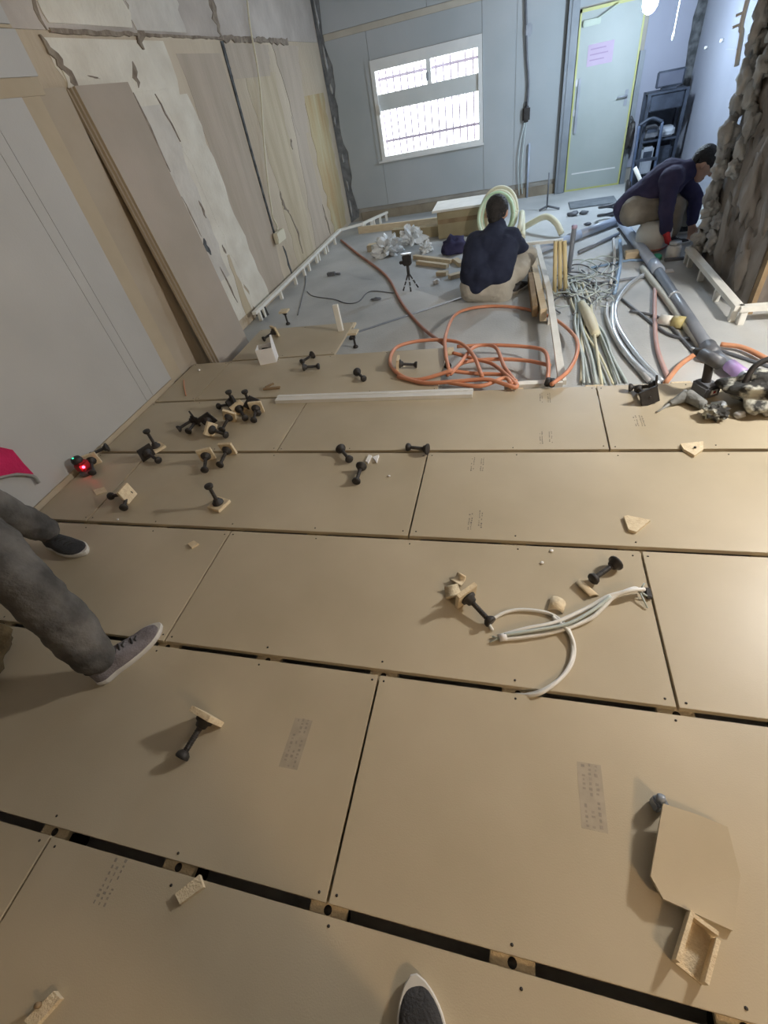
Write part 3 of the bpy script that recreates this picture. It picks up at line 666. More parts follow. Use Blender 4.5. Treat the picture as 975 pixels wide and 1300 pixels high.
pedestal((117, 602), (116, 583), 'black floor pedestal with tan plate right beside the red laser', 'plate', group=GP)
pedestal((120, 575), (130, 570), 'black floor pedestal without plate against the wall behind the red laser', None, group=GP)
pedestal((445, 585), (431, 568), 'bare black floor pedestal across a dark gap beside small white offcuts', None, group=GP)
pedestal((452, 612), (459, 591), 'bare black floor pedestal just in front of small white offcuts', None, group=GP)
pedestal((519, 568), (541, 570), 'bare black floor pedestal lying on the end of a cross joint', None, group=GP)
pedestal((463, 482), (452, 471), 'bare black floor pedestal alone behind the long pale bar', None, group=GP)
pedestal((404, 465), (386, 466), 'black floor pedestal without plate, one of a touching pair behind the pale bar', None, group=GP)
pedestal((386, 458), (394, 452), 'upturned black floor pedestal touching another behind the pale bar', None, group=GP)
pedestal((530, 463), (506, 462), 'black floor pedestal with tan plate inside the orange hose loop', 'plate', group=GP)
pedestal((332, 432), (350, 420), 'black floor pedestal with tan plate behind the white torn carton', 'plate', group=GP)
pedestal((451, 438), (448, 414), 'black floor pedestal standing upright on the slab beside the board edge', 'plate', SLAB, GP, up=True)
pedestal((365, 409), (362, 394), 'black floor pedestal standing upright on the slab near the wall joist', 'plate', SLAB, GP, up=True)
pedestal((318, 398), (343, 397), 'black floor pedestal lying at the end of the wall joist', 'plateb', SLAB, GP)
pedestal((806, 489), (828, 508), 'black floor pedestal with black square plate facing the boards', 'plateb', group=GP, roll=0.3)
pedestal((795, 492), (835, 490), 'black floor pedestal with black plate behind another one beside the print', 'plateb', group=GP, roll=0.8)
# the heap of pedestals on the fourth and fifth rows
heap = [((226, 545), (246, 532), 'plateb'), ((238, 549), (250, 533), None), ((290, 553), (266, 545), 'plate'), ((262, 553), (264, 530), 'plateb'), ((275, 516), (296, 513), 'plateb'),
        ((280, 548), (292, 528), 'plate'), ((288, 545), (300, 520), 'plate'), ((312, 532), (303, 518), 'plate'), ((322, 534), (325, 518), 'plate'), ((316, 498), (320, 520), 'plate'), ((330, 528), (318, 510), 'plateb')]
for k, (f, h, p) in enumerate(heap):
    o = pedestal(f, h, 'black floor pedestal in the heap on the boards near the wall' if p != 'plate' else 'black floor pedestal with tan plate in the heap near the wall', p, group='heap of floor pedestals', roll=0.4 * k, flip=(k in (6, 9)))
q = G(345, 494); solo('bent_bracket', MB().bar(q + Vector((-0.06, -0.01, 0.01)), q + Vector((0.07, 0.0, 0.01)), 0.02, 0.012).bar(q + Vector((-0.045, 0.0, 0.016)), q + Vector((0.0, 0.05, 0.018)), 0.016, 0.01), M_brownwood, q, 'small dark bent bracket on the board behind the pedestal heap', 'bracket')

# ================================================================== SCRAPS AND OFFCUTS ON THE BOARDS
def flat_poly(pix, z, t, nm, m, label, cat='offcut', group=None, lift=None, me=None):
    P = [G(x, y, z + t) for x, y in pix]; c = sum(P, Vector()) / len(P); c.z = z
    mb = MB(); mb.prism([(p.x - c.x, p.y - c.y) for p in P], t)
    o = mb.build(nm, m if isinstance(m, list) else [m]); o.location = c
    if lift: o.rotation_euler = lift[:3]; o.location.z = z + lift[3]
    return tag(o, label, cat, group)
# large hexagonal board offcut propped on a block, plus U-shaped block
P = [(838, 1022), (918, 1048), (975, 1064), (1000, 1150), (930, 1182), (842, 1140), (826, 1112)]
PP = [G(x, y, 0.05) for x, y in P]
hexb = empty('board_offcut', (0, 0, 0))
tilt_z = lambda p, k: p
mb = MB(); n = len(PP)
corner = {0: 0.062, 1: 0.040, 2: 0.018, 3: 0.004, 4: 0.012, 5: 0.036, 6: 0.046}
hz = lambda i: 0.010 + 0.0
# plane of the tilted sheet: high at its left edge, touching the floor on the right
A = G(826, 1112, 0.045); Bq = G(838, 1022, 0.060); Cq = G(955, 1178, 0.004)
nrm = (Bq - A).cross(Cq - A).normalized(); nrm = nrm if nrm.z > 0 else -nrm
def on_sheet(px, py):
    d = ray(px, py); o_ = Vector((0, 0, CAM_H)); return o_ + d * ((A - o_).dot(nrm) / d.dot(nrm))
vs = [on_sheet(*q) for q in [(842, 1020), (885, 1034), (924, 1050), (940, 1112), (930, 1182), (842, 1141), (826, 1112)]]
vs = [Vector((v.x, v.y, max(v.z, 0.0135))) for v in vs]
lo = [v - Vector((0, 0, 0.012)) for v in vs]
mb.add(vs + lo, [tuple(range(n)), tuple(range(2 * n - 1, n - 1, -1))] + [(i, n + i, n + (i + 1) % n, (i + 1) % n) for i in range(n)])
bpy.data.objects.remove(hexb)
solo('board_offcut', mb, M_board, (vs[6].x, vs[6].y, 0), 'tan cut-cornered board offcut propped on a small dark block', 'offcut')
g = G(836, 1020, 0.02); solo('prop_block', MB().box((0, 0, 0.022), (0.03, 0.03, 0.044), Matrix.Translation((g.x, g.y, 0)) @ Matrix.Rotation(0.4, 4, 'Z'), bev=0.004).blob((0.0, 0.004, 0.047), (0.012, 0.012, 0.008), 0.4, 2, 3, Matrix.Translation((g.x, g.y, 0))), M_pvcd, (g.x, g.y, 0), 'small dark block under the corner of the cut-cornered offcut', 'block')
# U shaped block
g = G(880, 1203, 0.0); M = Matrix.Translation((g.x, g.y, 0)) @ Matrix.Rotation(R(-28), 4, 'Z')
mb = MB(); mb.prism([(-0.028, -0.05), (0.028, -0.05), (0.028, 0.05), (-0.028, 0.05)], 0.008, M); mb.box((-0.026, 0, 0.026), (0.008, 0.10, 0.036), M).box((0.026, -0.006, 0.026), (0.008, 0.085, 0.036), M).box((0, 0.046, 0.024), (0.05, 0.008, 0.032), M)
solo('hollow_block', mb, M_core, (g.x, g.y, 0), 'small hollow tan block lying next to the cut-cornered offcut', 'block')
flat_poly([(222, 1135), (253, 1110), (258, 1126), (228, 1148)], 0, 0.014, 'wood_chip', M_core, 'pale chip of board beside a gap, below the lone pedestal')
flat_poly([(30, 1296), (68, 1258), (76, 1268), (42, 1306)], 0, 0.016, 'wood_chip', M_core, 'dim narrow board chip with a dark hole on the nearest row')
g = G(50, 1276, 0.017); solo('cork_stub', MB().lathe([(0.006, 0), (0.006, 0.012)], Matrix.Translation((g.x, g.y, 0.0165)), 10), M_brownwood, (g.x, g.y, 0.0165), 'tiny brown plug on the dim narrow board chip', 'plug')
flat_poly([(792, 655), (797, 654), (826, 660), (808, 675), (798, 672)], 0, 0.013, 'board_scrap', M_core, 'pale pointed board scrap on the third row beyond the cable ends')
flat_poly([(864, 563), (893, 560), (893, 570), (882, 578), (868, 570)], 0, 0.013, 'board_scrap', M_core, 'tan scrap lying across the gap in front of the tools')
g = G(882, 569, 0.013); solo('dark_pebble', MB().blob((g.x, g.y, 0.018), (0.006, 0.006, 0.005), 0.3, 2, 4), M_black, (g.x, g.y, 0.013), 'tiny dark bit on the tan scrap across the gap', 'pebble')
# curled cardboard scraps near the white cable
def curl(px, py, ln, rad, ang, a0, a1, nm, m, label, th=0.006, tilt=0):
    g = G(px, py, 0.01); mb = MB(); n = 10; vs = []; 
    for k in range(n + 1):
        a = a0 + (a1 - a0) * k / n
        for rr in (rad, rad - th):
            for e in (-1, 1): vs.append((e * ln / 2 * (1 - 0.25 * k / n), rr * math.cos(a), rr * math.sin(a) + rad))
    fs = []
    for k in range(n):
        a = k * 4; b = a + 4
        fs += [(a, a + 1, b + 1, b), (a + 2, b + 2, b + 3, a + 3), (a, b, b + 2, a + 2), (a + 1, a + 3, b + 3, b + 1)]
    fs += [(0, 2, 3, 1), (n * 4, n * 4 + 1, n * 4 + 3, n * 4 + 2)]
    mn = min(v[2] for v in vs)
    mb.add([(v[0], v[1], v[2] - mn) for v in vs], fs, Matrix.Rotation(ang, 4, 'Z'), 0, True)
    o = mb.build(nm, m); o.location = (g.x, g.y, 0.0005); return tag(o, label, 'scrap')
curl(575, 752, 0.07, 0.035, R(20), R(180), R(330), 'card_curl', M_core, 'curled tan card scrap behind the pedestal with tan plate')
curl(582, 736, 0.05, 0.025, R(-30), R(200), R(350), 'card_curl', M_wood, 'small pale curled scrap behind the larger curled card scrap')
curl(707, 768, 0.06, 0.028, R(75), R(20), R(170), 'card_curl', M_core, 'tan folded card scrap touching the white cable')
curl(742, 748, 0.09, 0.03, R(-50), R(30), R(110), 'card_curl', M_wood, 'yellowish card strip beside the white cable ends')
flat_poly([(238, 690), (246, 686), (252, 690), (243, 695)], 0, 0.010, 'wood_chip', M_core, 'tiny tan chip on the left end of the second row')
flat_poly([(464, 585), (468, 577), (472, 578), (467, 587)], 0, 0.012, 'wood_chip', M_paperwhite, 'small white offcut standing between two bare pedestals')
flat_poly([(473, 580), (481, 577), (478, 586)], 0, 0.012, 'wood_chip', M_paperwhite, 'small white triangular offcut between two bare pedestals')
flat_poly([(118, 622), (132, 618), (136, 624), (122, 628)], 0, 0.006, 'wood_chip', M_core, 'thin tan chip beside the crossed pedestals')
# long pale bar lying on the boards
a, b = G(352, 507, 0.013), G(600, 499, 0.013); b.y = a.y + (b.y - a.y)
solo('straight_edge', MB().bar(Vector((a.x, a.y, 0.0135)), Vector((b.x, b.y, 0.0135)), 0.075, 0.025).bar(Vector((a.x, a.y + 0.015, 0.028)), Vector((b.x, b.y + 0.015, 0.028)), 0.02, 0.004), M_alu, ((a.x + b.x) / 2, (a.y + b.y) / 2, 0), 'long pale aluminium straight edge lying across the boards', 'straight edge')
# torn white carton
g = G(342, 458, 0.0)
car = thing('torn_carton', (g.x, g.y, 0), 'torn white carton with dark opening standing on the far boards', 'carton')
M = Matrix.Translation((g.x, g.y, 0.0005)) @ Matrix.Rotation(R(15), 4, 'Z')
W_, D_, H_ = 0.13, 0.11, 0.12
mb = MB(); mb.box((0, 0, 0.002), (W_, D_, 0.004), M); mb.box((0, -D_ / 2, H_ / 2), (W_, 0.004, H_), M)
mb.prism([(-D_ / 2, 0), (D_ / 2, 0), (D_ / 2, H_ + 0.06), (D_ * 0.1, H_ + 0.075), (-D_ / 2, H_)], 0.004, M @ Matrix(((0, 0, 1, W_ / 2), (1, 0, 0, 0), (0, 1, 0, 0), (0, 0, 0, 1))))
mb.box((-W_ / 2, 0, H_ / 2), (0.004, D_, H_), M); mb.box((0, D_ / 2, H_ / 2), (W_, 0.004, H_), M)
wp(car, 'carton_walls', mb, M_paperwhite); wp(car, 'contents', MB().blob((0, 0, 0.075), (0.055, 0.045, 0.03), 0.6, 3, 2, M), M_splat, 'dark rubble inside the carton')
# white wooden stick leaning at the board corner
q = G(433, 420, 0.0); zt_ = PY(423, 387, q.y).z
solo('wooden_stick', MB().box((q.x, q.y, zt_ / 2 + 0.0005), (0.045, 0.032, zt_), bev=0.002), M_joist, (q.x, q.y, 0), 'pale wooden stick standing upright on the corner of the farthest board', 'stick')
q = G(253, 471); solo('foam_chip', MB().blob((q.x, q.y, 0.008), (0.012, 0.01, 0.008), 0.4, 2, 8), M_paperwhite, (q.x, q.y, 0), 'tiny white foam chip near the foot of the leaning boards', 'chip')
# dust specks / crumbs are part of the material; a few pale crumbs are built
for k, (px, py) in enumerate(((494, 605), (700, 700), (688, 715), (815, 663), (150, 660))):
    q = G(px, py); solo('crumb', MB().blob((q.x, q.y, 0.004), (0.007, 0.006, 0.004), 0.5, 3, k), M_paperwhite, (q.x, q.y, 0), 'tiny pale crumb of plaster lying loose on a board', 'crumb', 'plaster crumbs on the boards')

# ================================================================== WHITE CABLE PAIR ON THE BOARDS
def gp(pix, z): return [G(x, y, zz) for (x, y), zz in zip(pix, z if isinstance(z, (list, tuple)) else [z] * len(pix))]
def cable(nm, pts, r, m, label, cat='cable', group=None, n=8, sp=8): return solo(nm, MB().tube(pts, r, n, spline=sp), m, (pts[0].x, pts[0].y, min(p.z for p in pts) - r), label, cat, group)
pa = gp([(660, 884), (690, 876), (716, 856), (727, 830), (722, 800), (700, 780), (665, 774), (640, 778), (622, 790), (625, 800)], [-0.03, 0.01, 0.008, 0.008, 0.008, 0.008, 0.008, 0.008, 0.008, 0.008])
pb = gp([(650, 882), (686, 880), (720, 852), (729, 826), (722, 802), (702, 783)], [-0.03, 0.012, 0.008, 0.008, 0.018, 0.018])
pc = gp([(632, 808), (668, 798), (705, 790), (745, 772), (770, 758), (790, 752), (806, 747), (814, 752)], [0.008, 0.022, 0.022, 0.02, 0.03, 0.035, 0.03, 0.01])
pd = gp([(634, 812), (672, 808), (712, 800), (748, 786), (765, 772), (780, 757), (800, 750), (818, 748)], [0.008, 0.01, 0.01, 0.012, 0.02, 0.03, 0.04, 0.03])
wc = thing('white_cable_loop', (pa[3].x, pa[3].y, 0), 'white cable pair looped on the boards with stripped wire ends', 'cable')
wp(wc, 'loop_strand', MB().tube(pa, 0.0065), M_whitecable); wp(wc, 'loop_strand', MB().tube(pb, 0.0065), M_whitecable)
wp(wc, 'lead', MB().tube(pc, 0.0075), M_whitecable); wp(wc, 'lead', MB().tube(pd, 0.0075), M_whitecable)
wp(wc, 'lead', MB().tube(gp([(640, 806), (680, 800), (720, 792), (752, 775), (775, 757)], [0.02, 0.026, 0.03, 0.032, 0.04]), 0.006), M_greycable, 'grey strand')
q = G(637, 809, 0.01); wp(wc, 'cable_tie', MB().cyl(G(634, 810, 0.012), G(643, 808, 0.014), 0.013), M_paperwhite)
for e in ((622, 815), (625, 808)): wp(wc, 'wire_end', MB().tube([G(634, 810, 0.01), G(*e, 0.006)], 0.003, spline=0), M_greycable)
for e, z in (((822, 772), 0.006), ((818, 740), 0.05), ((824, 758), 0.01)): wp(wc, 'wire_end', MB().tube([G(812, 751, 0.025), G(*e, z)], 0.003, spline=0), M_greycable)
q = G(823, 753, 0.01); solo('black_clip', MB().box((q.x, q.y, 0.008), (0.02, 0.045, 0.015), bev=0.004), M_black, (q.x, q.y, 0), 'small black clip in the cross joint at the cable ends', 'clip')
q = G(846, 907); solo('white_tag', MB().box((q.x, q.y, -0.028), (0.05, 0.02, 0.006), bev=0.001), M_paperwhite, (q.x, q.y, -0.031), 'small white tag lying in the gap beside the cross joint', 'tag')
# ================================================================== ORANGE HOSE
S_ = SLAB
hp = gp([(520, 468), (497, 466), (500, 446), (530, 437), (562, 433), (600, 433), (645, 440)], [0.014] * 3 + [0.014, 0.02, 0.02, 0.02])
oh = thing('orange_air_hose', G(620, 470, S_), 'orange air hose coiled in loops at the edge of the boards', 'hose')
r_ = 0.013
loops = [
 [(700, 488, 0.03), (722, 470, 0.03), (733, 445, -0.02), (728, 425, -0.08), (700, 403, -0.12), (660, 391, -0.13), (615, 389, -0.13), (580, 398, -0.08), (566, 425, 0.0), (566, 450, 0.02), (570, 470, 0.015)],
 [(575, 470, 0.05), (530, 482, 0.017), (505, 474, 0.017), (495, 458, 0.017), (505, 440, 0.0), (540, 432, -0.02), (580, 434, -0.02), (600, 450, 0.0), (612, 478, 0.02)],
 [(505, 478, 0.017), (540, 486, 0.017), (580, 484, 0.03), (620, 482, 0.035), (656, 491, 0.02), (640, 465, -0.02), (630, 442, -0.05), (615, 438, -0.06), (600, 442, -0.05), (585, 460, 0.0), (572, 475, 0.02)],
 [(568, 476, 0.02), (590, 460, -0.05), (630, 456, -0.06), (670, 458, -0.06), (698, 464, -0.03)],
 [(580, 440, -0.06), (620, 438, -0.07), (665, 440, -0.07), (690, 445, -0.04), (696, 462, 0.0), (695, 487, 0.02)],
 [(570, 486, 0.02), (610, 490, 0.02), (640, 480, 0.02), (650, 488, 0.02)],
 [(575, 448, -0.03), (600, 455, -0.05), (625, 462, -0.05), (645, 478, 0.0), (655, 488, 0.02)],
 [(568, 470, 0.0), (600, 474, -0.03), (640, 476, -0.03), (655, 484, 0.01)]]
for lp_ in loops: wp(oh, 'hose_loop', MB().tube([G(x, y, z) for x, y, z in lp_], r_, 10), M_orange)
for x, y in ((695, 488), (700, 489)): wp(oh, 'hose_coupler', MB().cyl(G(x, y, 0.02), G(x + 2, y - 6, 0.03), 0.02), M_black)
cable('red_brown_hose', gp([(433, 305), (455, 323), (490, 350), (510, 385), (535, 415), (565, 438)], [S_ + 0.014] * 5 + [-0.03]), 0.014, M_rusthose, 'dull red hose crossing the slab from the far left corner to the coil', 'hose')
cable('red_wire', gp([(233, 482), (234, 492), (236, 502)], 0.004), 0.004, M_orange, 'short red wire lying near the foot of the leaning boards')

# ================================================================== PIPES, TUBES AND CABLES ON THE SLAB
z1 = S_ + 0.05
def run(pix, z): return [G(x, y, z) for x, y in pix]
pp = thing('grey_drain_pipe', G(840, 345, S_), 'long grey-blue drain pipe running from a tee towards the boards', 'pipe')
A1, B1, C1 = G(789, 282, z1), G(833, 340, z1), G(902, 446, z1)
wp(pp, 'pipe_run', MB().cyl(A1, B1, 0.044, n=18), M_pvc); wp(pp, 'pipe_run', MB().cyl(B1, C1, 0.036, n=18), M_pvcd, 'darker grey lower run'); wp(pp, 'pipe_run', MB().cyl(C1, G(948, 480, z1), 0.033, n=18), M_pvcd)
dv = (C1 - B1).normalized()
wp(pp, 'coupling', MB().cyl(B1 - dv * 0.12, B1 + dv * 0.10, 0.049, n=18), M_pvc); c2 = B1.lerp(C1, 0.42); wp(pp, 'coupling', MB().cyl(c2 - dv * 0.015, c2 + dv * 0.015, 0.041, n=18), M_silver)
c3 = C1 + (G(948, 480, z1) - C1) * 0.55; wp(pp, 'violet_band', MB().cyl(c3, c3 + (G(948, 480, z1) - C1).normalized() * 0.13, 0.038, n=18), M_purple)
wp(pp, 'joint_sleeve', MB().cyl(C1 - dv * 0.07, C1 + dv * 0.06, 0.048, n=18), M_toolgrey)
pq = thing('branch_drain_pipe', G(730, 300, S_), 'pale blue drain pipe branch joining the long grey pipe at the tee', 'pipe')
a, b = G(672, 322, z1), G(803, 272, z1)
mid = a.lerp(b, 0.42); wp(pq, 'pipe_run', MB().cyl(a, mid, 0.040, n=18), M_pvc); wp(pq, 'pipe_run', MB().cyl(mid, b, 0.042, n=18), M_pvc)
wp(pq, 'tee_socket', MB().cyl(a.lerp(b, 0.80), b, 0.050, n=18), M_pvc); wp(pq, 'coupling', MB().cyl(a.lerp(b, 0.36), a.lerp(b, 0.46), 0.048, n=18), M_pvc)
cable('thin_dark_pipe', run([(735, 320), (785, 297)], S_ + 0.02), 0.018, M_pvcd, 'thin dark pipe lying parallel to the pale blue branch pipe', 'pipe', sp=0)
up0, up1 = G(722, 345, S_), None
d_ = ray(729, 290); k_ = up0.y / d_.y; up1 = Vector((d_.x * k_, up0.y, CAM_H + d_.z * k_))
st = solo('pipe_stub', MB().cyl(up0, up1, 0.022), M_pvcd, up0, 'dark grey pipe stub standing upright among the cables', 'pipe'); wp(st, 'pink_cap', MB().cyl(up1, up1 + (up1 - up0).normalized() * 0.025, 0.025), M_pink, 'pink end cap')
for k, dx in enumerate((-7, 0, 7)):
    q0 = G(711 + dx, 372, S_); d_ = ray(711 + dx * 0.8, 306); k_ = (q0.y + 0.03) / d_.y; q1 = Vector((d_.x * k_, q0.y + 0.03, CAM_H + d_.z * k_))
    solo('yellow_sleeve', MB().cyl(q0, q1, 0.018), mat('yellow_foam', (0.66, 0.56, 0.30), 0.7, (0.72, 0.62, 0.38), 8), q0, 'upright yellow foam sleeve beside the grey pipe stub', 'pipe sleeve', 'yellow foam sleeves')
cable('silver_tube', run([(781, 400), (778, 385), (779, 420), (800, 455), (829, 483)][1:], S_ + 0.02) + [G(835, 488, S_ + 0.02)], 0.020, M_silver, 'shiny silver tube curving under the boards beside its duller twin', 'pipe')
cable('silver_tube', run([(824, 345), (800, 360), (783, 385), (784, 412), (808, 450), (840, 484)], S_ + 0.02), 0.016, M_silver, 'slim shiny silver tube with a bend under the long grey pipe', 'pipe')
cable('dull_silver_tube', run([(771, 385), (771, 405), (788, 440), (825, 484)], S_ + 0.018), 0.018, mat('dull_tube', (0.44, 0.46, 0.48), 0.4, (0.52, 0.53, 0.55), 6), 'dull grey tube running beside the shiny silver tube', 'pipe')
cable('blue_tube', run([(787, 305), (788, 330), (783, 360), (780, 372)], S_ + 0.02), 0.016, M_bluepipe, 'bright blue tube lying across the slab near the tee', 'pipe')
cable('white_tube', run([(779, 303), (780, 330), (775, 362)], S_ + 0.018), 0.013, M_whitecable, 'white tube lying against the bright blue tube', 'pipe')
cable('pink_tube', run([(832, 358), (831, 395), (834, 440), (848, 480)], S_ + 0.016), 0.015, M_pinkpipe, 'dusty pink tube lying under the long grey pipe', 'pipe')
cable('orange_tube', run([(845, 486), (865, 462), (898, 440)], S_ + 0.03), 0.016, M_tape, 'orange tube joining the pipe joint to the boards', 'pipe')
cable('orange_tube', run([(915, 437), (945, 442), (985, 462)], S_ + 0.03), 0.016, M_tape, 'orange tube leaving the pipe joint towards the pillar side', 'pipe')
cable('dark_conduit', run([(745, 362), (790, 355), (832, 350)], S_ + 0.012), 0.013, M_pvcd, 'dark straight conduit crossing behind the cable bundle', 'pipe', sp=0)
cable('dark_conduit', run([(750, 340), (800, 330), (830, 331)], S_ + 0.012), 0.010, M_bluepipe, 'thin blue conduit across the slab near the tee', 'pipe', sp=0)
q0, q1 = G(838, 405, S_ + 0.04), G(868, 410, S_ + 0.04)
yv = thing('pipe_valve', (q0.x, q0.y, S_), 'white and yellow pipe fitting lying beside the long grey pipe', 'fitting'); wp(yv, 'white_sleeve', MB().cyl(q0, q0.lerp(q1, 0.6), 0.035), M_joist); wp(yv, 'yellow_socket', MB().cyl(q0.lerp(q1, 0.55), q1, 0.042), mat('brass_yellow', (0.52, 0.45, 0.20), 0.5, (0.58, 0.5, 0.26), 8))
cable('cream_drain_tube', run([(815, 340), (840, 372), (875, 420), (890, 440)], S_ + 0.025), 0.024, mat('greyish_cream', (0.50, 0.50, 0.44), 0.6, (0.56, 0.56, 0.50), 6), 'dull cream tube lying in the shade of the long grey pipe', 'pipe')
# cable bundles: separate runs, knotted behind, spread towards the boards
rnd = random.Random(5)
ends = [(738, 484), (748, 486), (757, 487), (768, 487), (778, 487), (787, 486), (795, 485), (741, 486), (764, 488), (782, 487)]
for k, e in enumerate(ends):
    x0 = 735 + rnd.uniform(-8, 18)
    pts = [(x0 - 10, 355 + rnd.uniform(-10, 10)), (x0 + rnd.uniform(-6, 6), 385), ((x0 + e[0]) / 2 - 3 + rnd.uniform(-6, 2), 420 + rnd.uniform(-8, 8)), ((x0 + 2 * e[0]) / 3, 452), e]
    cable('floor_cable', run(pts, S_ + 0.012 + 0.008 * (k % 3)), rnd.choice((0.008, 0.010, 0.012)), M_greycable if k % 4 else M_cream, 'grey-green cable in the bundle running under the boards', 'cable', 'cables in the floor bundle')
tw = MB()
for k in range(22):
    cx, cy = 735 + rnd.uniform(-28, 38), 358 + rnd.uniform(-24, 32); rr = rnd.uniform(9, 24); a0 = rnd.uniform(0, 6)
    pts = [(cx + rr * math.cos(a0 + t * 0.8) * (1 + 0.2 * math.sin(3 * t)), cy + rr * 0.55 * math.sin(a0 + t * 0.8)) for t in range(8)]
    tw.tube([G(x, y, S_ + 0.01 + 0.03 * abs(math.sin(k + t))) for t, (x, y) in enumerate(pts)], 0.006, 6, mi=0 if k % 3 else 1, spline=5)
o = solo('tangled_wires', tw, [M_greycable, M_toolgrey], G(735, 358, S_), 'knot of thin grey tangled wires between the white frame and the pipes', 'wires'); o['kind'] = 'stuff'
q0, q1 = G(738, 385, S_ + 0.04), G(757, 425, S_ + 0.03)
solo('cable_wrap', MB().tube([q0, q0.lerp(q1, 0.5) + Vector((0, 0, 0.01)), q1], 0.035, 12, rf=lambda t: 0.028 + 0.014 * math.sin(3 * t)), M_cream, (q0.x, q0.y, S_), 'cream wrap around the thick of the cable bundle', 'wrap')
for k, pts in enumerate(([(790, 380), (815, 400), (850, 425), (890, 432)], [(800, 395), (840, 405), (885, 450), (905, 455)], [(915, 445), (945, 455), (985, 468)])):
    cable('black_cable', run(pts, S_ + 0.01), 0.011, M_toolgrey, ['dark cable crossing under the long grey pipe', 'dark cable leading to the power tool', 'dark cable leaving the pipe joint towards the pillar'][k])
for k, pts in enumerate(([(390, 370), (398, 376), (424, 380), (440, 385), (455, 383), (470, 370), (500, 372)], [(384, 330), (388, 355), (383, 380), (378, 400)])):
    cable('thin_floor_wire', run(pts, S_ + 0.004), 0.005, M_toolgrey, ['thin dark wire wandering over the open slab', 'thin dark wire lying near the wall joist'][k], 'wire')
a, b = G(455, 420, S_ + 0.012), G(600, 372, S_ + 0.012)
solo('slab_joint_strip', MB().bar(Vector((a.x, a.y, S_ + 0.004)), Vector((b.x, b.y, S_ + 0.004)), 0.03, 0.007), M_pvcd, ((a.x + b.x) / 2, (a.y + b.y) / 2, S_), 'thin dark strip lying across the slab behind the boards', 'strip')
# cream insulated tube arcs and the coil behind the worker
cable('insulated_tube', [G(664, 290, S_ + 0.03), G(675, 283, -0.05), G(693, 275, 0.02), G(706, 283, -0.02), G(713, 297, S_ + 0.03)], 0.034, M_cream, 'thick cream insulated tube arching over the slab', 'tube')
cable('insulated_tube', [G(650, 303, S_ + 0.03), G(660, 288, 0.0), G(663, 270, 0.08), G(664, 302, S_ + 0.03)], 0.03, M_cream, 'cream insulated tube bent beside the tube coil', 'tube')
cc = G(632, 273, 0.09)
coil = thing('tube_coil', (cc.x, cc.y, S_), 'coil of cream and pale green tube leaning up behind the squatting worker', 'coil')
for k, (rx, rz_, dx, dy, m) in enumerate(((0.20, 0.22, 0.0, 0.0, M_cream), (0.215, 0.235, 0.01, 0.04, M_cream), (0.18, 0.20, -0.01, 0.08, M_greentube), (0.205, 0.215, -0.02, -0.04, M_greentube))):
    pts = [Vector((cc.x + dx + rx * math.cos(t / 14 * 2 * math.pi), cc.y + dy + 0.12 * math.sin(t / 14 * 2 * math.pi), S_ + rz_ + 0.02 + rz_ * math.sin(t / 14 * 2 * math.pi))) for t in range(15)]
    wp(coil, 'tube_turn', MB().tube(pts, 0.020), m)

# ================================================================== DEBRIS NEAR THE FAR WALL
q = G(580, 302, S_)
box = thing('material_box', (q.x, q.y, S_), 'brown cardboard box with a pale board on top near the far wall', 'box')
x0, x1 = G(557, 304, S_).x, G(618, 300, S_).x
wp(box, 'carton', MB().box(((x0 + x1) / 2, 7.0, S_ + 0.155), (x1 - x0, 0.5, 0.30), bev=0.008), M_card)
wp(box, 'tape_strip', MB().box(((x0 + x1) / 2, 6.749, S_ + 0.2), (x1 - x0 - 0.02, 0.002, 0.05)), M_brownwood)
solo('pale_sheet', MB().box(((x0 + x1) / 2 - 0.01, 7.02, S_ + 0.3195), (x1 - x0 + 0.10, 0.56, 0.025), bev=0.003), M_joist, ((x0 + x1) / 2, 7.02, S_ + 0.306), 'pale square sheet lying on the brown cardboard box', 'sheet')
a, b = G(455, 291, S_ + 0.06), G(556, 279, S_ + 0.06)
solo('long_plank', MB().bar(Vector((a.x, a.y, S_ + 0.045)), Vector((b.x, b.y, S_ + 0.045)), 0.04, 0.09), M_wood, ((a.x + b.x) / 2, (a.y + b.y) / 2, S_), 'long pale plank on edge in front of the far wall', 'plank')
a, b = G(500, 297, S_ + 0.06), G(560, 292, S_ + 0.06)
solo('brown_slab_board', MB().bar(Vector((a.x, a.y, S_ + 0.06)), Vector((b.x, b.y, S_ + 0.06)), 0.12, 0.12), M_card, ((a.x + b.x) / 2, (a.y + b.y) / 2, S_), 'low brown carton between the plastic bags and the cardboard box', 'carton')
for k, (px, py, rad, lab) in enumerate(((492, 324, (0.17, 0.13, 0.11), 'larger crumpled clear plastic bag beside the tan block'), (524, 309, (0.13, 0.11, 0.11), 'crumpled clear plastic bag between the other bag and the battens'), (541, 320, (0.07, 0.07, 0.06), 'small pale blue plastic packet beside the crumpled bags'))):
    q = G(px, py, S_); mb = MB(); mb.blob((q.x, q.y, S_ + rad[2] * 0.8), rad, 1.1, 2.6, k + 3, sub=4, smooth=False); mb.v = [Vector((v.x, v.y, max(v.z, S_ + 0.001))) for v in mb.v]
    solo('plastic_bag', mb, M_plastic, (q.x, q.y, S_), lab, 'plastic bag')
q = G(475, 318, S_); solo('tan_block', MB().box((q.x, q.y, S_ + 0.04), (0.16, 0.12, 0.08), bev=0.006), M_core, (q.x, q.y, S_), 'tan block beside the crumpled plastic bags', 'block')
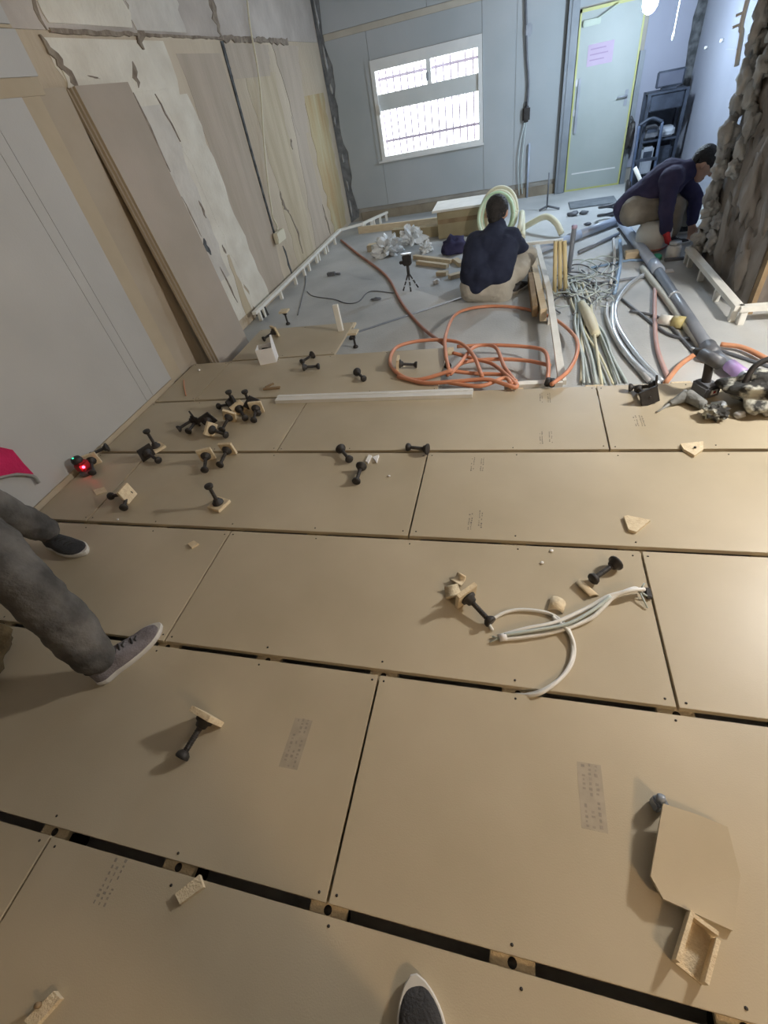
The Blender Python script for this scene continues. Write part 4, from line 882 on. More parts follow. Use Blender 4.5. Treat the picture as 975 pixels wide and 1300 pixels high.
for k, (p0_, p1_, w_) in enumerate((((526, 326), (573, 332), 0.05), ((530, 333), (568, 338), 0.05), ((578, 330), (586, 336), 0.06), ((555, 347), (568, 347), 0.06), ((570, 352), (585, 348), 0.07))):
    a, b = G(*p0_, S_ + 0.02), G(*p1_, S_ + 0.02)
    solo('wood_batten', MB().bar(Vector((a.x, a.y, S_ + 0.0205)), Vector((b.x, b.y, S_ + 0.0205)), w_, 0.04), M_wood, ((a.x + b.x) / 2, (a.y + b.y) / 2, S_), ['long pale batten behind another beside the small tripod', 'long pale batten in front of another beside the small tripod', 'short thick pale batten end at the tip of the long battens', 'short batten offcut alone on the slab before the long battens', 'short batten offcut against the squatting worker'][k], 'batten', 'pale battens on the slab')
q = G(554, 360, S_); solo('white_scrap', MB().blob((q.x, q.y, S_ + 0.02), (0.04, 0.03, 0.02), 0.9, 3, 5), M_paperwhite, (q.x, q.y, S_), 'small white scrap on the slab right of the tripod', 'scrap')
q = G(577, 322, S_); solo('dark_tool_bag', MB().blob((q.x, q.y, S_ + 0.085), (0.13, 0.10, 0.09), 0.7, 2.2, 9, sub=3), M_navy2, (q.x, q.y, S_), 'dark crumpled bag on the slab left of the squatting worker', 'bag')
q = G(421, 350, S_); solo('metal_bits', MB().box((q.x, q.y, S_ + 0.02), (0.10, 0.05, 0.04), bev=0.004).cyl((q.x + 0.06, q.y, S_ + 0.015), (q.x + 0.12, q.y - 0.01, S_ + 0.015), 0.012), M_toolgrey, (q.x, q.y, S_), 'small dark fitting alone on the open slab', 'fitting')
q = G(478, 381, S_); solo('dark_lump', MB().blob((q.x, q.y, S_ + 0.012), (0.05, 0.03, 0.015), 0.6, 2, 4), M_toolgrey, (q.x, q.y, S_), 'dark flat clod on the slab in front of the tripod', 'clod')
# small tripod
q = G(521, 368, S_)
tri = thing('mini_tripod', (q.x, q.y, S_), 'small black tripod with a compact head on the open slab', 'tripod')
for k, (dx, dy) in enumerate(((-0.07, -0.03), (0.02, -0.08), (0.08, 0.03))):
    lg = wp(tri, 'leg', MB().tube([(q.x, q.y, S_ + 0.17), (q.x + dx * 0.55, q.y + dy * 0.55, S_ + 0.08), (q.x + dx, q.y + dy, S_ + 0.008)], 0.008, spline=4), M_black)
    for s in (0.45, 0.72): wp(lg, 'white_ring', MB().blob(Vector((q.x + dx * s, q.y + dy * s, S_ + 0.17 * (1 - s) + 0.004)), (0.011, 0.011, 0.011), 0, 1, 0), M_silver)
wp(tri, 'column', MB().cyl((q.x, q.y, S_ + 0.15), (q.x, q.y, S_ + 0.24), 0.016), M_black)
wp(tri, 'head', MB().box((q.x, q.y, S_ + 0.29), (0.085, 0.07, 0.10), bev=0.01).box((q.x - 0.055, q.y, S_ + 0.27), (0.05, 0.03, 0.03), bev=0.006), M_black)
wp(tri, 'top_cap', MB().box((q.x, q.y, S_ + 0.343), (0.10, 0.05, 0.012), bev=0.003), M_silver)
# mat in front of the door and small bits
a, b = G(725, 262, S_), G(779, 254, S_)
solo('door_mat', MB().box(((a.x + b.x) / 2, (a.y + b.y) / 2, S_ + 0.008), (b.x - a.x + 0.05, 0.38, 0.015), bev=0.004), M_mat, ((a.x + b.x) / 2, (a.y + b.y) / 2, S_), 'dark grey mat on the slab in front of the door', 'mat')
for k, (px, py, s) in enumerate(((727, 274, 0.05), (741, 272, 0.04), (746, 286, 0.03))):
    q = G(px, py, S_); solo('dark_bit', MB().blob((q.x, q.y, S_ + s * 0.5), (s * 1.4, s, s * 0.6), 0.6, 2, k), M_toolgrey, (q.x, q.y, S_), 'small dark bit of rubbish on the slab before the door', 'rubbish', 'dark bits before the door')
q = G(694, 267, S_); st = thing('thin_stand', (q.x, q.y, S_), 'thin dark stand with splayed feet in front of the far wall', 'stand')
wp(st, 'pole', MB().cyl((q.x, q.y, S_ + 0.03), (q.x, q.y, S_ + 0.42), 0.010), M_toolgrey)
for dx, dy in ((-0.10, -0.02), (0.16, -0.06), (0.0, 0.1)): wp(st, 'foot', MB().tube([(q.x, q.y, S_ + 0.05), (q.x + dx, q.y + dy, S_ + 0.013)], 0.013, spline=0), M_toolgrey)
q = G(770, 280, S_); solo('cable_heap', MB().tube([(q.x + 0.10 * math.cos(t * 0.9), q.y + 0.08 * math.sin(t * 0.9), S_ + 0.02 + 0.012 * t) for t in range(14)], 0.016), M_toolgrey, (q.x, q.y, S_), 'small heap of dark cable behind the tee of the pipe', 'cable')

# ================================================================== LASER, TOOLS, BAGS
q = G(100, 600, 0.0)
q.x = -2.56
las = thing('laser_level', (q.x, q.y, 0), 'black and red laser level with glowing red light by the grey wall', 'laser level')
wp(las, 'base', MB().lathe([(0.042, 0.0005), (0.046, 0.008), (0.040, 0.022), (0.032, 0.028)], Matrix.Translation((q.x, q.y, 0)), 16), M_toolgrey)
wp(las, 'body', MB().box((q.x, q.y, 0.058), (0.066, 0.072, 0.062), bev=0.012), M_red, 'dark red body')
wp(las, 'top_housing', MB().lathe([(0.032, 0.086), (0.034, 0.1), (0.026, 0.118), (0.01, 0.122)], Matrix.Translation((q.x - 0.01, q.y, 0)), 16), M_black)
d = (Vector((0, 0, CAM_H)) - q).normalized()
wp(las, 'red_light', MB().blob(Vector((q.x, q.y, 0.064)) + Vector((d.x, d.y, 0)) * 0.046, (0.009, 0.009, 0.009), 0, 1, 0), M_ledred, 'glowing red light')
wp(las, 'green_light', MB().blob((q.x - 0.012, q.y - 0.012, 0.123), (0.006, 0.006, 0.004), 0, 1, 0), M_ledgreen, 'dim green light')
# power tool standing at the board edge, reaching up to the pipe joint
q = G(893, 500, 0.0)
tool = thing('impact_driver', (q.x, q.y, 0), 'dark grey power driver standing on its battery beside the pipe joint', 'power tool')
M = Matrix.Translation((q.x, q.y, 0)) @ Matrix.Rotation(R(25), 4, 'Z')
wp(tool, 'battery', MB().box((0, 0, 0.035), (0.085, 0.115, 0.068), M, bev=0.012), M_toolgrey)
wp(tool, 'battery_label', MB().box((0, -0.0585, 0.04), (0.034, 0.002, 0.026), M), M_paperwhite, 'white label'); wp(tool, 'label_dot', MB().box((0, -0.0598, 0.04), (0.014, 0.0012, 0.014), M), M_red)
wp(tool, 'handle', MB().tube([M @ Vector((0, 0.01, 0.06)), M @ Vector((0, 0.02, 0.12)), M @ Vector((0, 0.03, 0.17))], 0.022, 12), M_black)
wp(tool, 'motor_housing', MB().cyl(M @ Vector((0, -0.03, 0.185)), M @ Vector((0, 0.09, 0.185)), 0.032, 0.030, 16), M_toolgrey)
wp(tool, 'nose', MB().cyl(M @ Vector((0, 0.09, 0.185)), M @ Vector((0, 0.14, 0.185)), 0.026, 0.014, 14), M_black)
wp(tool, 'chuck', MB().cyl(M @ Vector((0, 0.14, 0.185)), M @ Vector((0, 0.165, 0.185)), 0.009, 0.009, 10), M_silver)
# dusty sealant tool with a pointed nozzle
nz = thing('sealant_gun', G(880, 512, 0.0), 'dusty grey tool with a pointed nozzle lying beside the power driver', 'tool')
t_, a_, b_, c_2 = G(834, 523, 0.008), G(850, 513, 0.014), G(872, 502, 0.034), G(893, 514, 0.030)
wp(nz, 'nozzle', MB().cyl(t_, a_, 0.004, 0.007, 10), M_greyhem); wp(nz, 'cone', MB().tube([a_, a_.lerp(b_, 0.5), b_], 0.02, 14, spline=4, rf=lambda t: 0.012 + 0.022 * t), M_greycloth)
wp(nz, 'barrel', MB().tube([b_, b_.lerp(c_2, 0.5), c_2], 0.03, 14, spline=4, rf=lambda t: 0.034 - 0.010 * t), M_greycloth)
q = G(905, 531, 0.0)
tp = thing('foil_bundle', (q.x, q.y, 0), 'crumpled silver and black bundle in front of the power driver', 'bundle')
wp(tp, 'wrap', MB().blob((q.x, q.y, 0.034), (0.055, 0.045, 0.035), 0.6, 3, 4, sub=3, smooth=False), M_splat); wp(tp, 'cord_end', MB().tube([(q.x + 0.03, q.y + 0.02, 0.05), (q.x + 0.05, q.y + 0.07, 0.04), (q.x + 0.02, q.y + 0.11, 0.012)], 0.012), M_silver)
q = G(965, 515, 0.0)
bag = thing('splattered_bag', (q.x, q.y, 0), 'black work bag splattered with pale plaster at the board edge', 'bag')
mb = MB().blob((q.x + 0.05, q.y + 0.02, 0.075), (0.20, 0.13, 0.085), 0.55, 2.0, 12, sub=4); mb.v = [Vector((v.x, v.y, max(v.z, 0.001))) for v in mb.v]
wp(bag, 'bag_body', mb, M_splat)
wp(bag, 'carry_strap', MB().tube([(q.x - 0.10, q.y + 0.02, 0.10), (q.x - 0.06, q.y + 0.06, 0.19), (q.x + 0.05, q.y + 0.07, 0.22), (q.x + 0.15, q.y + 0.05, 0.13)], 0.014), M_black)
for k in range(5): wp(bag, 'plaster_clod', MB().blob((q.x - 0.12 + 0.06 * k, q.y - 0.10 + 0.02 * (k % 2), 0.018), (0.025, 0.02, 0.018), 0.6, 2, k), M_lump)
# white pail, clear jar and green bits by the second worker
q = G(826, 316, S_); q.z = S_
pail = thing('white_pail', q, 'round white pail the bent worker sits on', 'pail')
wp(pail, 'pail_body', MB().lathe([(0.10, 0.001), (0.135, 0.03), (0.155, 0.10), (0.155, 0.16), (0.13, 0.22), (0.08, 0.245)], Matrix.Translation(q), 24), mat('milky_plastic', (0.62, 0.66, 0.66), 0.45, (0.70, 0.73, 0.73), 5)); wp(pail, 'red_band', MB().lathe([(0.125, 0.012), (0.142, 0.03)], Matrix.Translation(q), 24), mat('dull_red', (0.42, 0.16, 0.17), 0.6, (0.48, 0.22, 0.22), 8), 'dull red band at the foot')
q = G(853, 327, S_); jar = thing('clear_jar', q, 'clear jar with a pale lid on the slab at the bent worker', 'jar')
wp(jar, 'jar_body', MB().lathe([(0.06, 0.001), (0.065, 0.02), (0.06, 0.09), (0.045, 0.11)], Matrix.Translation(q), 16), M_plastic); wp(jar, 'lid', MB().lathe([(0.048, 0.11), (0.05, 0.112), (0.048, 0.135)], Matrix.Translation(q), 16), M_silver); wp(jar, 'dark_base', MB().box(q + Vector((0.0, -0.085, 0.012)), (0.16, 0.04, 0.022), bev=0.004), M_toolgrey)
q = G(833, 329, S_); solo('green_cap', MB().lathe([(0.045, 0.001), (0.045, 0.03), (0.02, 0.045)], Matrix.Translation(q), 14), M_green, q, 'green plastic cap on the slab beside the pipe coupling', 'cap')
q = G(845, 345, S_); solo('white_wrapper', MB().box(q + Vector((0, 0, 0.005)), (0.12, 0.07, 0.008), bev=0.002), M_paperwhite, q, 'flat white wrapper on the slab before the clear jar', 'wrapper')
q = G(802, 327, S_); solo('wood_block', MB().box((q.x + 0.0, q.y, S_ + 0.03), (0.13, 0.09, 0.058), bev=0.004), M_wood, q, 'pale timber block lying under the pipe coupling', 'block')
# magenta cloth hung on the wall, brown sack at the left edge
mg = thing('magenta_cloth', (LW + NW + 0.02, 1.35, 0.05), 'magenta cloth with grey hem hanging on the grey wall', 'cloth')
poly = [PX(x, y, LW + NW + 0.02) for x, y in ((-60, 560), (0, 568), (14, 571), (28, 588), (41, 602), (20, 600), (0, 604), (-60, 620))]
MX = Matrix(((0, 0, 1, LW + NW + 0.002), (1, 0, 0, 0), (0, 1, 0, 0), (0, 0, 0, 1)))
wp(mg, 'cloth_body', MB().prism([(p.y, p.z) for p in poly], 0.03, MX), M_magenta)
hem = [PX(x, y, LW + NW + 0.02) for x, y in ((-60, 622), (0, 606), (20, 602), (41, 604), (49, 613))]
wp(mg, 'grey_hem', MB().tube([(LW + NW + 0.022, p.y, p.z) for p in hem], 0.010, spline=4), M_greyhem, 'grey hem')
wp(mg, 'nail', MB().cyl((LW + NW - 0.005, poly[0].y, poly[0].z), (LW + NW + 0.05, poly[0].y, poly[0].z), 0.006), M_toolgrey)
q = G(-25, 850, 0.0); mb = MB().blob((q.x, q.y, 0.11), (0.13, 0.17, 0.125), 0.5, 2.4, 6, sub=4); mb.v = [Vector((v.x, v.y, max(v.z, 0.001))) for v in mb.v]
bb = thing('brown_sack', (q.x, q.y, 0), 'dark brown canvas sack on the floor behind the grey sneaker', 'sack'); wp(bb, 'sack_body', mb, M_brownbag); wp(bb, 'tie', MB().tube([(q.x - 0.05, q.y, 0.22), (q.x, q.y + 0.03, 0.25), (q.x + 0.05, q.y, 0.22)], 0.012), M_black)

# ================================================================== HANGING CORDS AND FIXTURES
xw = LW + 0.05
pts = [PX(x, y, xw) for x, y in ((312, -20), (317, 30), (326, 80), (331, 120), (335, 180), (341, 240), (345, 266))]
jb = PX(355, 300, xw)
wcab = solo('wall_cable', MB().tube(pts + [PX(346, 275, xw), PX(352, 287, xw), PX(352, 292, xw)], 0.010), M_ivory, jb, 'ivory cable hanging down the stained left wall to a small box', 'cable')
sb = thing('socket_box', jb, 'ivory socket box hanging from the cable on the left wall', 'socket box')
wp(sb, 'box_body', MB().box(jb, (0.045, 0.24, 0.11), bev=0.006), M_ivory); wp(sb, 'cover_plate', MB().box(jb + Vector((0.025, 0, 0.015)), (0.008, 0.22, 0.075), bev=0.002), M_ivory)
wp(sb, 'tail_wire', MB().tube([jb + Vector((-0.015, 0.02, 0.05)), jb + Vector((-0.02, 0.05, 0.12)), jb + Vector((-0.02, 0.02, 0.18))], 0.006), M_whitecable)
yc = FW - 0.05
c0 = PY(668, 0, yc)
hc = solo('hanging_cord', MB().tube([PY(667, -40, yc), PY(668, 20, yc), PY(669, 70, yc), PY(671, 105, yc), PY(669, 138, yc)], 0.014), M_toolgrey, PY(669, 138, yc), 'dark cord hanging down the far wall beside the steel post', 'cord')
bxp = PY(668, 145, yc)
bx_ = thing('inline_switch', bxp, 'black inline switch box on the dark hanging cord', 'switch'); wp(bx_, 'switch_body', MB().box(bxp, (0.10, 0.05, 0.17), bev=0.02), M_black); wp(bx_, 'strain_relief', MB().cyl(bxp + Vector((0, 0, 0.08)), bxp + Vector((0, 0, 0.13)), 0.016), M_black)
solo('cord_fitting', MB().box(PY(671, 38, yc), (0.09, 0.04, 0.12), bev=0.015), M_rackg, PY(671, 38, yc), 'grey fitting on the hanging cord high on the far wall', 'fitting')
for k, px in enumerate((((666, 156), (661, 180), (658, 205), (659, 248)), ((668, 156), (664, 190), (662, 225), (663, 246)))):
    cable('thin_grey_wire', [PY(x, y, yc) for x, y in px], 0.007, M_greycable, 'thin grey wire dropping from the black inline switch', 'wire', 'wires under the inline switch')
q1 = PY(672, 182, yc); solo('thin_conduit', MB().cyl((q1.x, yc, S_), q1, 0.014), M_pvc, (q1.x, yc, S_), 'thin blue-grey conduit standing up against the far wall', 'conduit')
# small white scraps on the right wall (anchors) and a dangling white pull cord
pc0 = PY(855, 45, 7.0)
pcord = solo('pull_cord', MB().tube([Vector((pc0.x, 7.0, CEIL)), Vector((pc0.x, 7.0, 2.0)), pc0], 0.006), M_whitecable, pc0, 'thin white cord dangling from the ceiling beside the lamp', 'cord'); wp(pcord, 'cord_knob', MB().lathe([(0.006, 0.03), (0.014, 0.0), (0.012, -0.03), (0.004, -0.035)], Matrix.Translation(pc0), 10), M_whitecable)
for k, px in enumerate(((898, 60), (918, 51))):
    p = PX(*px, 2.055); solo('wall_anchor', MB().cyl(p, p - Vector((0.03, 0, 0)), 0.014), M_paperwhite, p, 'small white wall anchor on the lavender wall', 'anchor', 'wall anchors')

# equipment rack in the niche right of the door
RX0, RX1, RY = 1.52, 1.93, 8.15
rk = thing('equipment_rack', ((RX0 + RX1) / 2, RY, S_), 'dark metal rack of instruments right of the door', 'rack')
for x in (RX0, RX1):
    for y in (RY - 0.14, RY + 0.14): wp(rk, 'post', MB().box((x, y, 0.34), (0.035, 0.035, 0.98)), M_rack)
for z in (-0.02, 0.36, 0.82): wp(rk, 'shelf', MB().box(((RX0 + RX1) / 2, RY, z), (RX1 - RX0, 0.32, 0.02)), M_rack)
wp(rk, 'back_panel', MB().box(((RX0 + RX1) / 2, RY + 0.155, 0.34), (RX1 - RX0, 0.01, 0.96)), M_rack)
wp(rk, 'drawer_unit', MB().box(((RX0 + RX1) / 2, RY - 0.01, 0.73), (RX1 - RX0 - 0.05, 0.28, 0.16), bev=0.01), M_rack)
sm = thing('square_monitor', ((RX0 + RX1) / 2, RY, 0.83), 'dark square monitor standing on top of the rack', 'monitor')
wp(sm, 'screen_case', MB().box(((RX0 + RX1) / 2 + 0.02, RY, 0.93), (0.30, 0.05, 0.155), bev=0.01), M_rack); wp(sm, 'screen', MB().box(((RX0 + RX1) / 2 + 0.02, RY - 0.026, 0.93), (0.26, 0.003, 0.12)), mat('grey_screen', (0.07, 0.08, 0.12), 0.5, (0.10, 0.11, 0.15), 4)); wp(sm, 'stand', MB().box(((RX0 + RX1) / 2 + 0.02, RY, 0.8405), (0.16, 0.10, 0.02)), M_rack)
for k, (x, z, w_, h_, m, lab) in enumerate(((1.62, 0.44, 0.16, 0.13, M_toolgrey, 'grey instrument case on the middle shelf of the rack'), (1.80, 0.425, 0.17, 0.10, M_rackg, 'low pale grey case on the right of the middle rack shelf'), (1.62, 0.15, 0.14, 0.30, M_rackg, 'tall grey canister standing on the lower rack shelf'), (1.82, 0.14, 0.16, 0.29, M_rack, 'tall dark canister standing on the lower rack shelf'))):
    c = solo('rack_case', MB().box((x, RY - 0.04, z + 0.002), (w_, 0.2, h_), bev=0.02), m, (x, RY - 0.04, z - h_ / 2), lab, 'case'); wp(c, 'front_plate', MB().box((x, RY - 0.142, z + h_ * 0.2), (w_ * 0.7, 0.006, h_ * 0.3)), M_silver if k == 1 else M_rack)
# black bag hanging from the door handle side
q = PY(800, 172, FW - 0.16); solo('black_hanging_bag', MB().blob(q, (0.05, 0.04, 0.14), 0.5, 2, 3, sub=3).tube([q + Vector((-0.03, 0, 0.12)), q + Vector((-0.02, 0.03, 0.2)), q + Vector((0.03, 0, 0.12))], 0.006), M_black, q, 'black bag hanging from the door jamb by its loop', 'bag')
# blue-grey hand truck and white tube leaning beside the rack
q = G(802, 240, S_)
ht = thing('hand_truck', (1.42, 7.85, S_), 'blue-grey folding trolley standing before the rack', 'trolley')
for x in (1.44, 1.70): wp(ht, 'upright', MB().tube([(x, 7.80, S_ + 0.07), (x, 7.86, 0.3), (x, 7.90, 0.55)], 0.018), mat('blue_metal', (0.05, 0.075, 0.13), 0.45, (0.08, 0.11, 0.18), 6))
wp(ht, 'top_bar', MB().tube([(1.44, 7.90, 0.55), (1.57, 7.91, 0.60), (1.70, 7.90, 0.55)], 0.018), M_rack); wp(ht, 'cross_bar', MB().bar((1.44, 7.83, 0.2), (1.70, 7.83, 0.2), 0.03, 0.03), M_rack)
wp(ht, 'toe_plate', MB().box((1.57, 7.72, S_ + 0.02), (0.30, 0.18, 0.012)), M_rack)
for x in (1.42, 1.72): wp(ht, 'wheel', MB().cyl((x - 0.02, 7.84, S_ + 0.08), (x + 0.02, 7.84, S_ + 0.08), 0.08, n=18), M_black)
a, b = PY(809, 217, 7.6), PY(818, 229, 7.45); solo('white_tube_stick', MB().cyl(G(822, 250, S_ + 0.03), PY(806, 213, 7.35), 0.022), M_joist, G(822, 250, S_), 'white tube leaning against the folding trolley', 'tube')

# ================================================================== LAMPS
def bulb_lamp(nm, loc, label, emat, watts, color, rad=0.04):
    l = thing(nm, loc, label, 'lamp'); loc = Vector(loc)
    wp(l, 'cord', MB().tube([loc + Vector((0, 0, 0.12)), loc + Vector((0.01, 0, 0.2)), Vector((loc.x, loc.y, CEIL))], 0.007, spline=4), M_whitecable)
    wp(l, 'socket', MB().lathe([(0.024, 0.05), (0.028, 0.06), (0.028, 0.11), (0.012, 0.13)], Matrix.Translation(loc), 14), M_black)
    wp(l, 'bulb', MB().blob(loc, (rad, rad, rad * 1.25), 0, 1, 0, sub=3), emat)
    d = bpy.data.lights.new(nm + '_light', 'POINT'); d.energy = watts; d.color = color; d.shadow_soft_size = rad * 1.3
    lo_ = bpy.data.objects.new(nm + '_light', d); C.objects.link(lo_); lo_.location = (loc.x, loc.y, loc.z - rad * 1.5 - 0.06)
    return l
LC = PY(826, 2, 7.0)
bulb_lamp('work_lamp', (LC.x, 7.0, LC.z), 'glaring cool white work lamp hanging in front of the door', M_bulbcool, FAR_LAMP_W, (0.68, 0.84, 1.0), 0.07)
bulb_lamp('warm_lamp', (1.7, -1.1, 2.0), 'warm hanging bulb over the near end of the room', M_bulbwarm, NEAR_LAMP_W, (1.0, 0.66, 0.36), 0.11)
bulb_lamp('side_fill_bulb', (2.1, 2.15, 1.75), 'unseen neutral hanging bulb added to brighten the right side of the boards', M_bulbwarm, SIDE_FILL_W, (1.0, 0.97, 0.92), 0.09)  # added fill: out-of-view bulb standing in for an unknown source on the right

# ================================================================== PEOPLE
def capsule(mb, a, b, r0, r1, n=14):
    a, b = Vector(a), Vector(b); z = b - a; L = max(z.length, 1e-4)
    M = Matrix.Translation(a) @ z.to_track_quat('Z', 'Y').to_matrix().to_4x4()
    prof = [(max(r0 * math.sin(t), 1e-4), -r0 * math.cos(t)) for t in [k * math.pi / 2 / 5 for k in range(6)]]
    prof += [(max(r1 * math.cos(t), 1e-4), L + r1 * math.sin(t)) for t in [k * math.pi / 2 / 5 for k in range(6)]]
    mb.lathe(prof, M, n)
TMP = bpy.data.scenes.new('workbench')
def fuse(nm, parent, caps, m, voxel=0.011, smooth=6, blobs=(), lab=None, wrinkle=0.0, wscale=9.0):
    """one continuous skin grown over tapered limbs (room coordinates)"""
    mb = MB()
    for c in caps: capsule(mb, *c)
    for c, rad in blobs: mb.blob(c, rad, 0, 1, 0, sub=3)
    me = mb.mesh(nm); t = bpy.data.objects.new(nm, me); TMP.collection.objects.link(t)
    md = t.modifiers.new('remesh', 'REMESH'); md.mode = 'VOXEL'; md.voxel_size = voxel
    ms = t.modifiers.new('smooth', 'SMOOTH'); ms.factor = 0.5; ms.iterations = smooth
    TMP.view_layers[0].update(); dg = TMP.view_layers[0].depsgraph
    me2 = bpy.data.meshes.new_from_object(t.evaluated_get(dg)); bpy.data.objects.remove(t)
    if wrinkle:
        me2.update()
        nn_ = [d_.vector.copy() for d_ in me2.vertex_normals]; flat_ = []
        for v, n_ in zip([v.co.copy() for v in me2.vertices], nn_):
            k = noise.fractal(Vector((v.x, v.y, v.z * 1.6)) * wscale, 0.9, 2.0, 3); flat_.extend(v + n_ * k * wrinkle)
        me2.vertices.foreach_set('co', flat_); me2.update()
    me2.polygons.foreach_set('use_smooth', [True] * len(me2.polygons)); me2.materials.clear(); me2.materials.append(m); me2.name = nm
    o = put(nm, me2, parent); o.matrix_parent_inverse = mw(parent).inverted()
    if lab: o['label'] = lab
    return o
V = Vector
def hand(wrist, dirv, palm_n, curl_=0.5, s=1.0):
    """five separate fingers on a palm, as capsules"""
    d = V(dirv).normalized(); nn = V(palm_n); nn = (nn - d * nn.dot(d)).normalized(); sd = d.cross(nn)
    wv = V(wrist); caps = []
    for k in range(4):
        off = (k - 1.5) * 0.021 * s
        caps.append((wv + sd * off * 0.6, wv + d * 0.085 * s + sd * off, 0.015 * s, 0.0125 * s))
        L = (0.070, 0.080, 0.075, 0.058)[k] * s
        k0 = wv + d * 0.085 * s + sd * off; d1 = (d + nn * curl_).normalized(); d2 = (d * (1 - curl_) + nn * (0.5 + curl_)).normalized()
        k1 = k0 + d1 * L * 0.5; k2 = k1 + d2 * L * 0.5
        caps += [(k0, k1, 0.0095 * s, 0.0085 * s), (k1, k2, 0.0085 * s, 0.007 * s)]
    t0 = wv + d * 0.03 * s - sd * 0.03 * s; t1 = t0 + (d * 0.6 - sd * 0.7 + nn * 0.3).normalized() * 0.04 * s; t2 = t1 + (d * 0.9 - sd * 0.2 + nn * 0.4).normalized() * 0.035 * s
    caps += [(wv, t0, 0.018 * s, 0.014 * s), (t0, t1, 0.012 * s, 0.010 * s), (t1, t2, 0.010 * s, 0.008 * s)]
    return caps
def head_caps(c, face, up=(0, 0, 1), s=1.0):
    """skull, jaw, nose, ears; returns capsules, blob list and helper frame"""
    f = V(face).normalized(); u = V(up); u = (u - f * u.dot(f)).normalized(); r = f.cross(u); c = V(c)
    caps = [(c + u * 0.02 * s - f * 0.015 * s, c + u * 0.02 * s + f * 0.015 * s, 0.088 * s, 0.085 * s), (c, c + f * 0.045 * s - u * 0.075 * s, 0.075 * s, 0.042 * s),
            (c + f * 0.085 * s, c + f * 0.105 * s - u * 0.025 * s, 0.012 * s, 0.016 * s)]
    for e in (-1, 1): caps.append((c + r * e * 0.082 * s + u * 0.015 * s, c + r * e * 0.084 * s - u * 0.025 * s, 0.014 * s, 0.011 * s))
    return caps, (f, u, r)
def face_bits(parent, c, fr, s=1.0):
    f, u, r = fr; c = V(c)
    for e in (-1, 1):
        ey = wp(parent, 'eye', MB().blob(c + f * 0.083 * s + r * e * 0.032 * s + u * 0.005 * s, (0.009 * s,) * 3, 0, 1, 0), M_paperwhite)
        wp(ey, 'iris', MB().blob(c + f * 0.0905 * s + r * e * 0.032 * s + u * 0.005 * s, (0.0035 * s,) * 3, 0, 1, 0), M_hair)
    wp(parent, 'mouth', MB().tube([c + f * 0.072 * s - u * 0.068 * s - r * 0.024 * s, c + f * 0.083 * s - u * 0.067 * s, c + f * 0.072 * s - u * 0.068 * s + r * 0.024 * s], 0.005 * s, 6), mat('lips', (0.42, 0.20, 0.16), 0.6))
def shoe(parent, heel, toe, z, upper, sole_m, s=1.0, laces=True, lift=0.0):
    heel, toe = V((heel[0], heel[1], 0)), V((toe[0], toe[1], 0)); d = (toe - heel).normalized(); sd = V((-d.y, d.x, 0)); L = 0.285 * s
    org = (heel + toe) / 2 - d * L / 2
    M = Matrix((sd, d, V((0, 0, 1)))).transposed().to_4x4(); M.translation = V((org.x, org.y, z + 0.0005))
    hw = lambda t: s * (0.034 + 0.016 * math.sin(math.pi * min(max((t - 0.25) / 0.75, 0), 1)) ** 0.8 if t > 0.25 else 0.034) * math.sqrt(max(0.04, 1 - max(0, (t - 0.72) / 0.285) ** 2)) * (1 - max(0, (0.12 - t) / 0.12) ** 2 * 0.55)
    ht = lambda t: s * (0.088 - 0.010 * math.sin(math.pi * t / 0.35) if t < 0.35 else 0.088 - 0.048 * min(1, (t - 0.35) / 0.35) - 0.022 * max(0, (t - 0.8) / 0.2) ** 1.5)
    n = 22; mb = MB(); K = 12; vs = []; fs = []
    for i in range(n + 1):
        t = i / n; y = L * t; W_ = hw(t); H_ = ht(t)
        for k in range(K + 1):
            a = math.pi * k / K; ca, sa = math.cos(a), math.sin(a)
            vs.append((W_ * math.copysign(abs(ca) ** 0.75, ca), y, 0.018 * s + (H_ - 0.018 * s) * (sa ** 0.7 if sa > 1e-6 else 0)))
    for i in range(n):
        for k in range(K):
            a = i * (K + 1) + k; fs.append((a, a + 1, a + K + 2, a + K + 1))
    fs.append(tuple(range(K, -1, -1))); fs.append(tuple(n * (K + 1) + k for k in range(K + 1)))
    mb.add(vs, fs, M, 0, True); up_ = wp(parent, 'shoe', mb, upper)
    mb = MB(); lv = [(0.0, 0.96), (0.006, 1.04), (0.020, 1.08), (0.026, 1.03)]; vs = []; fs = []
    ring = [(hw(i / n), L * (i / n)) for i in range(n + 1)]
    loop = ring + [(-a, b) for a, b in ring[::-1]]
    m_ = len(loop)
    for z_, k_ in lv:
        for a, b in loop: vs.append((a * k_, L / 2 + (b - L / 2) * (1 + (k_ - 1) * 0.4), z_ * s))
    for j in range(len(lv) - 1):
        for i in range(m_): fs.append((j * m_ + i, j * m_ + (i + 1) % m_, (j + 1) * m_ + (i + 1) % m_, (j + 1) * m_ + i))
    fs.append(tuple(range(m_ - 1, -1, -1))); fs.append(tuple((len(lv) - 1) * m_ + i for i in range(m_)))
    mb.add(vs, fs, M, 0, False); wp(up_, 'sole', mb, sole_m)
    if laces:
        for k in range(4):
            t = 0.44 + 0.075 * k; y = L * t; zz = ht(t) + 0.002
            wp(up_, 'lace', MB().tube([M @ V((-0.024 * s, y - 0.008, zz - 0.010)), M @ V((0, y + 0.006 * (-1) ** k, zz + 0.002)), M @ V((0.024 * s, y + 0.008, zz - 0.010))], 0.0035, 6, spline=4), M_lace)
        wp(up_, 'collar', MB().tube([M @ V((0.030 * s * math.cos(a), L * 0.20 + 0.055 * s * math.sin(a), 0.086 * s)) for a in [k * math.pi / 6 for k in range(13)]], 0.009, 8), M_lace)
    return up_

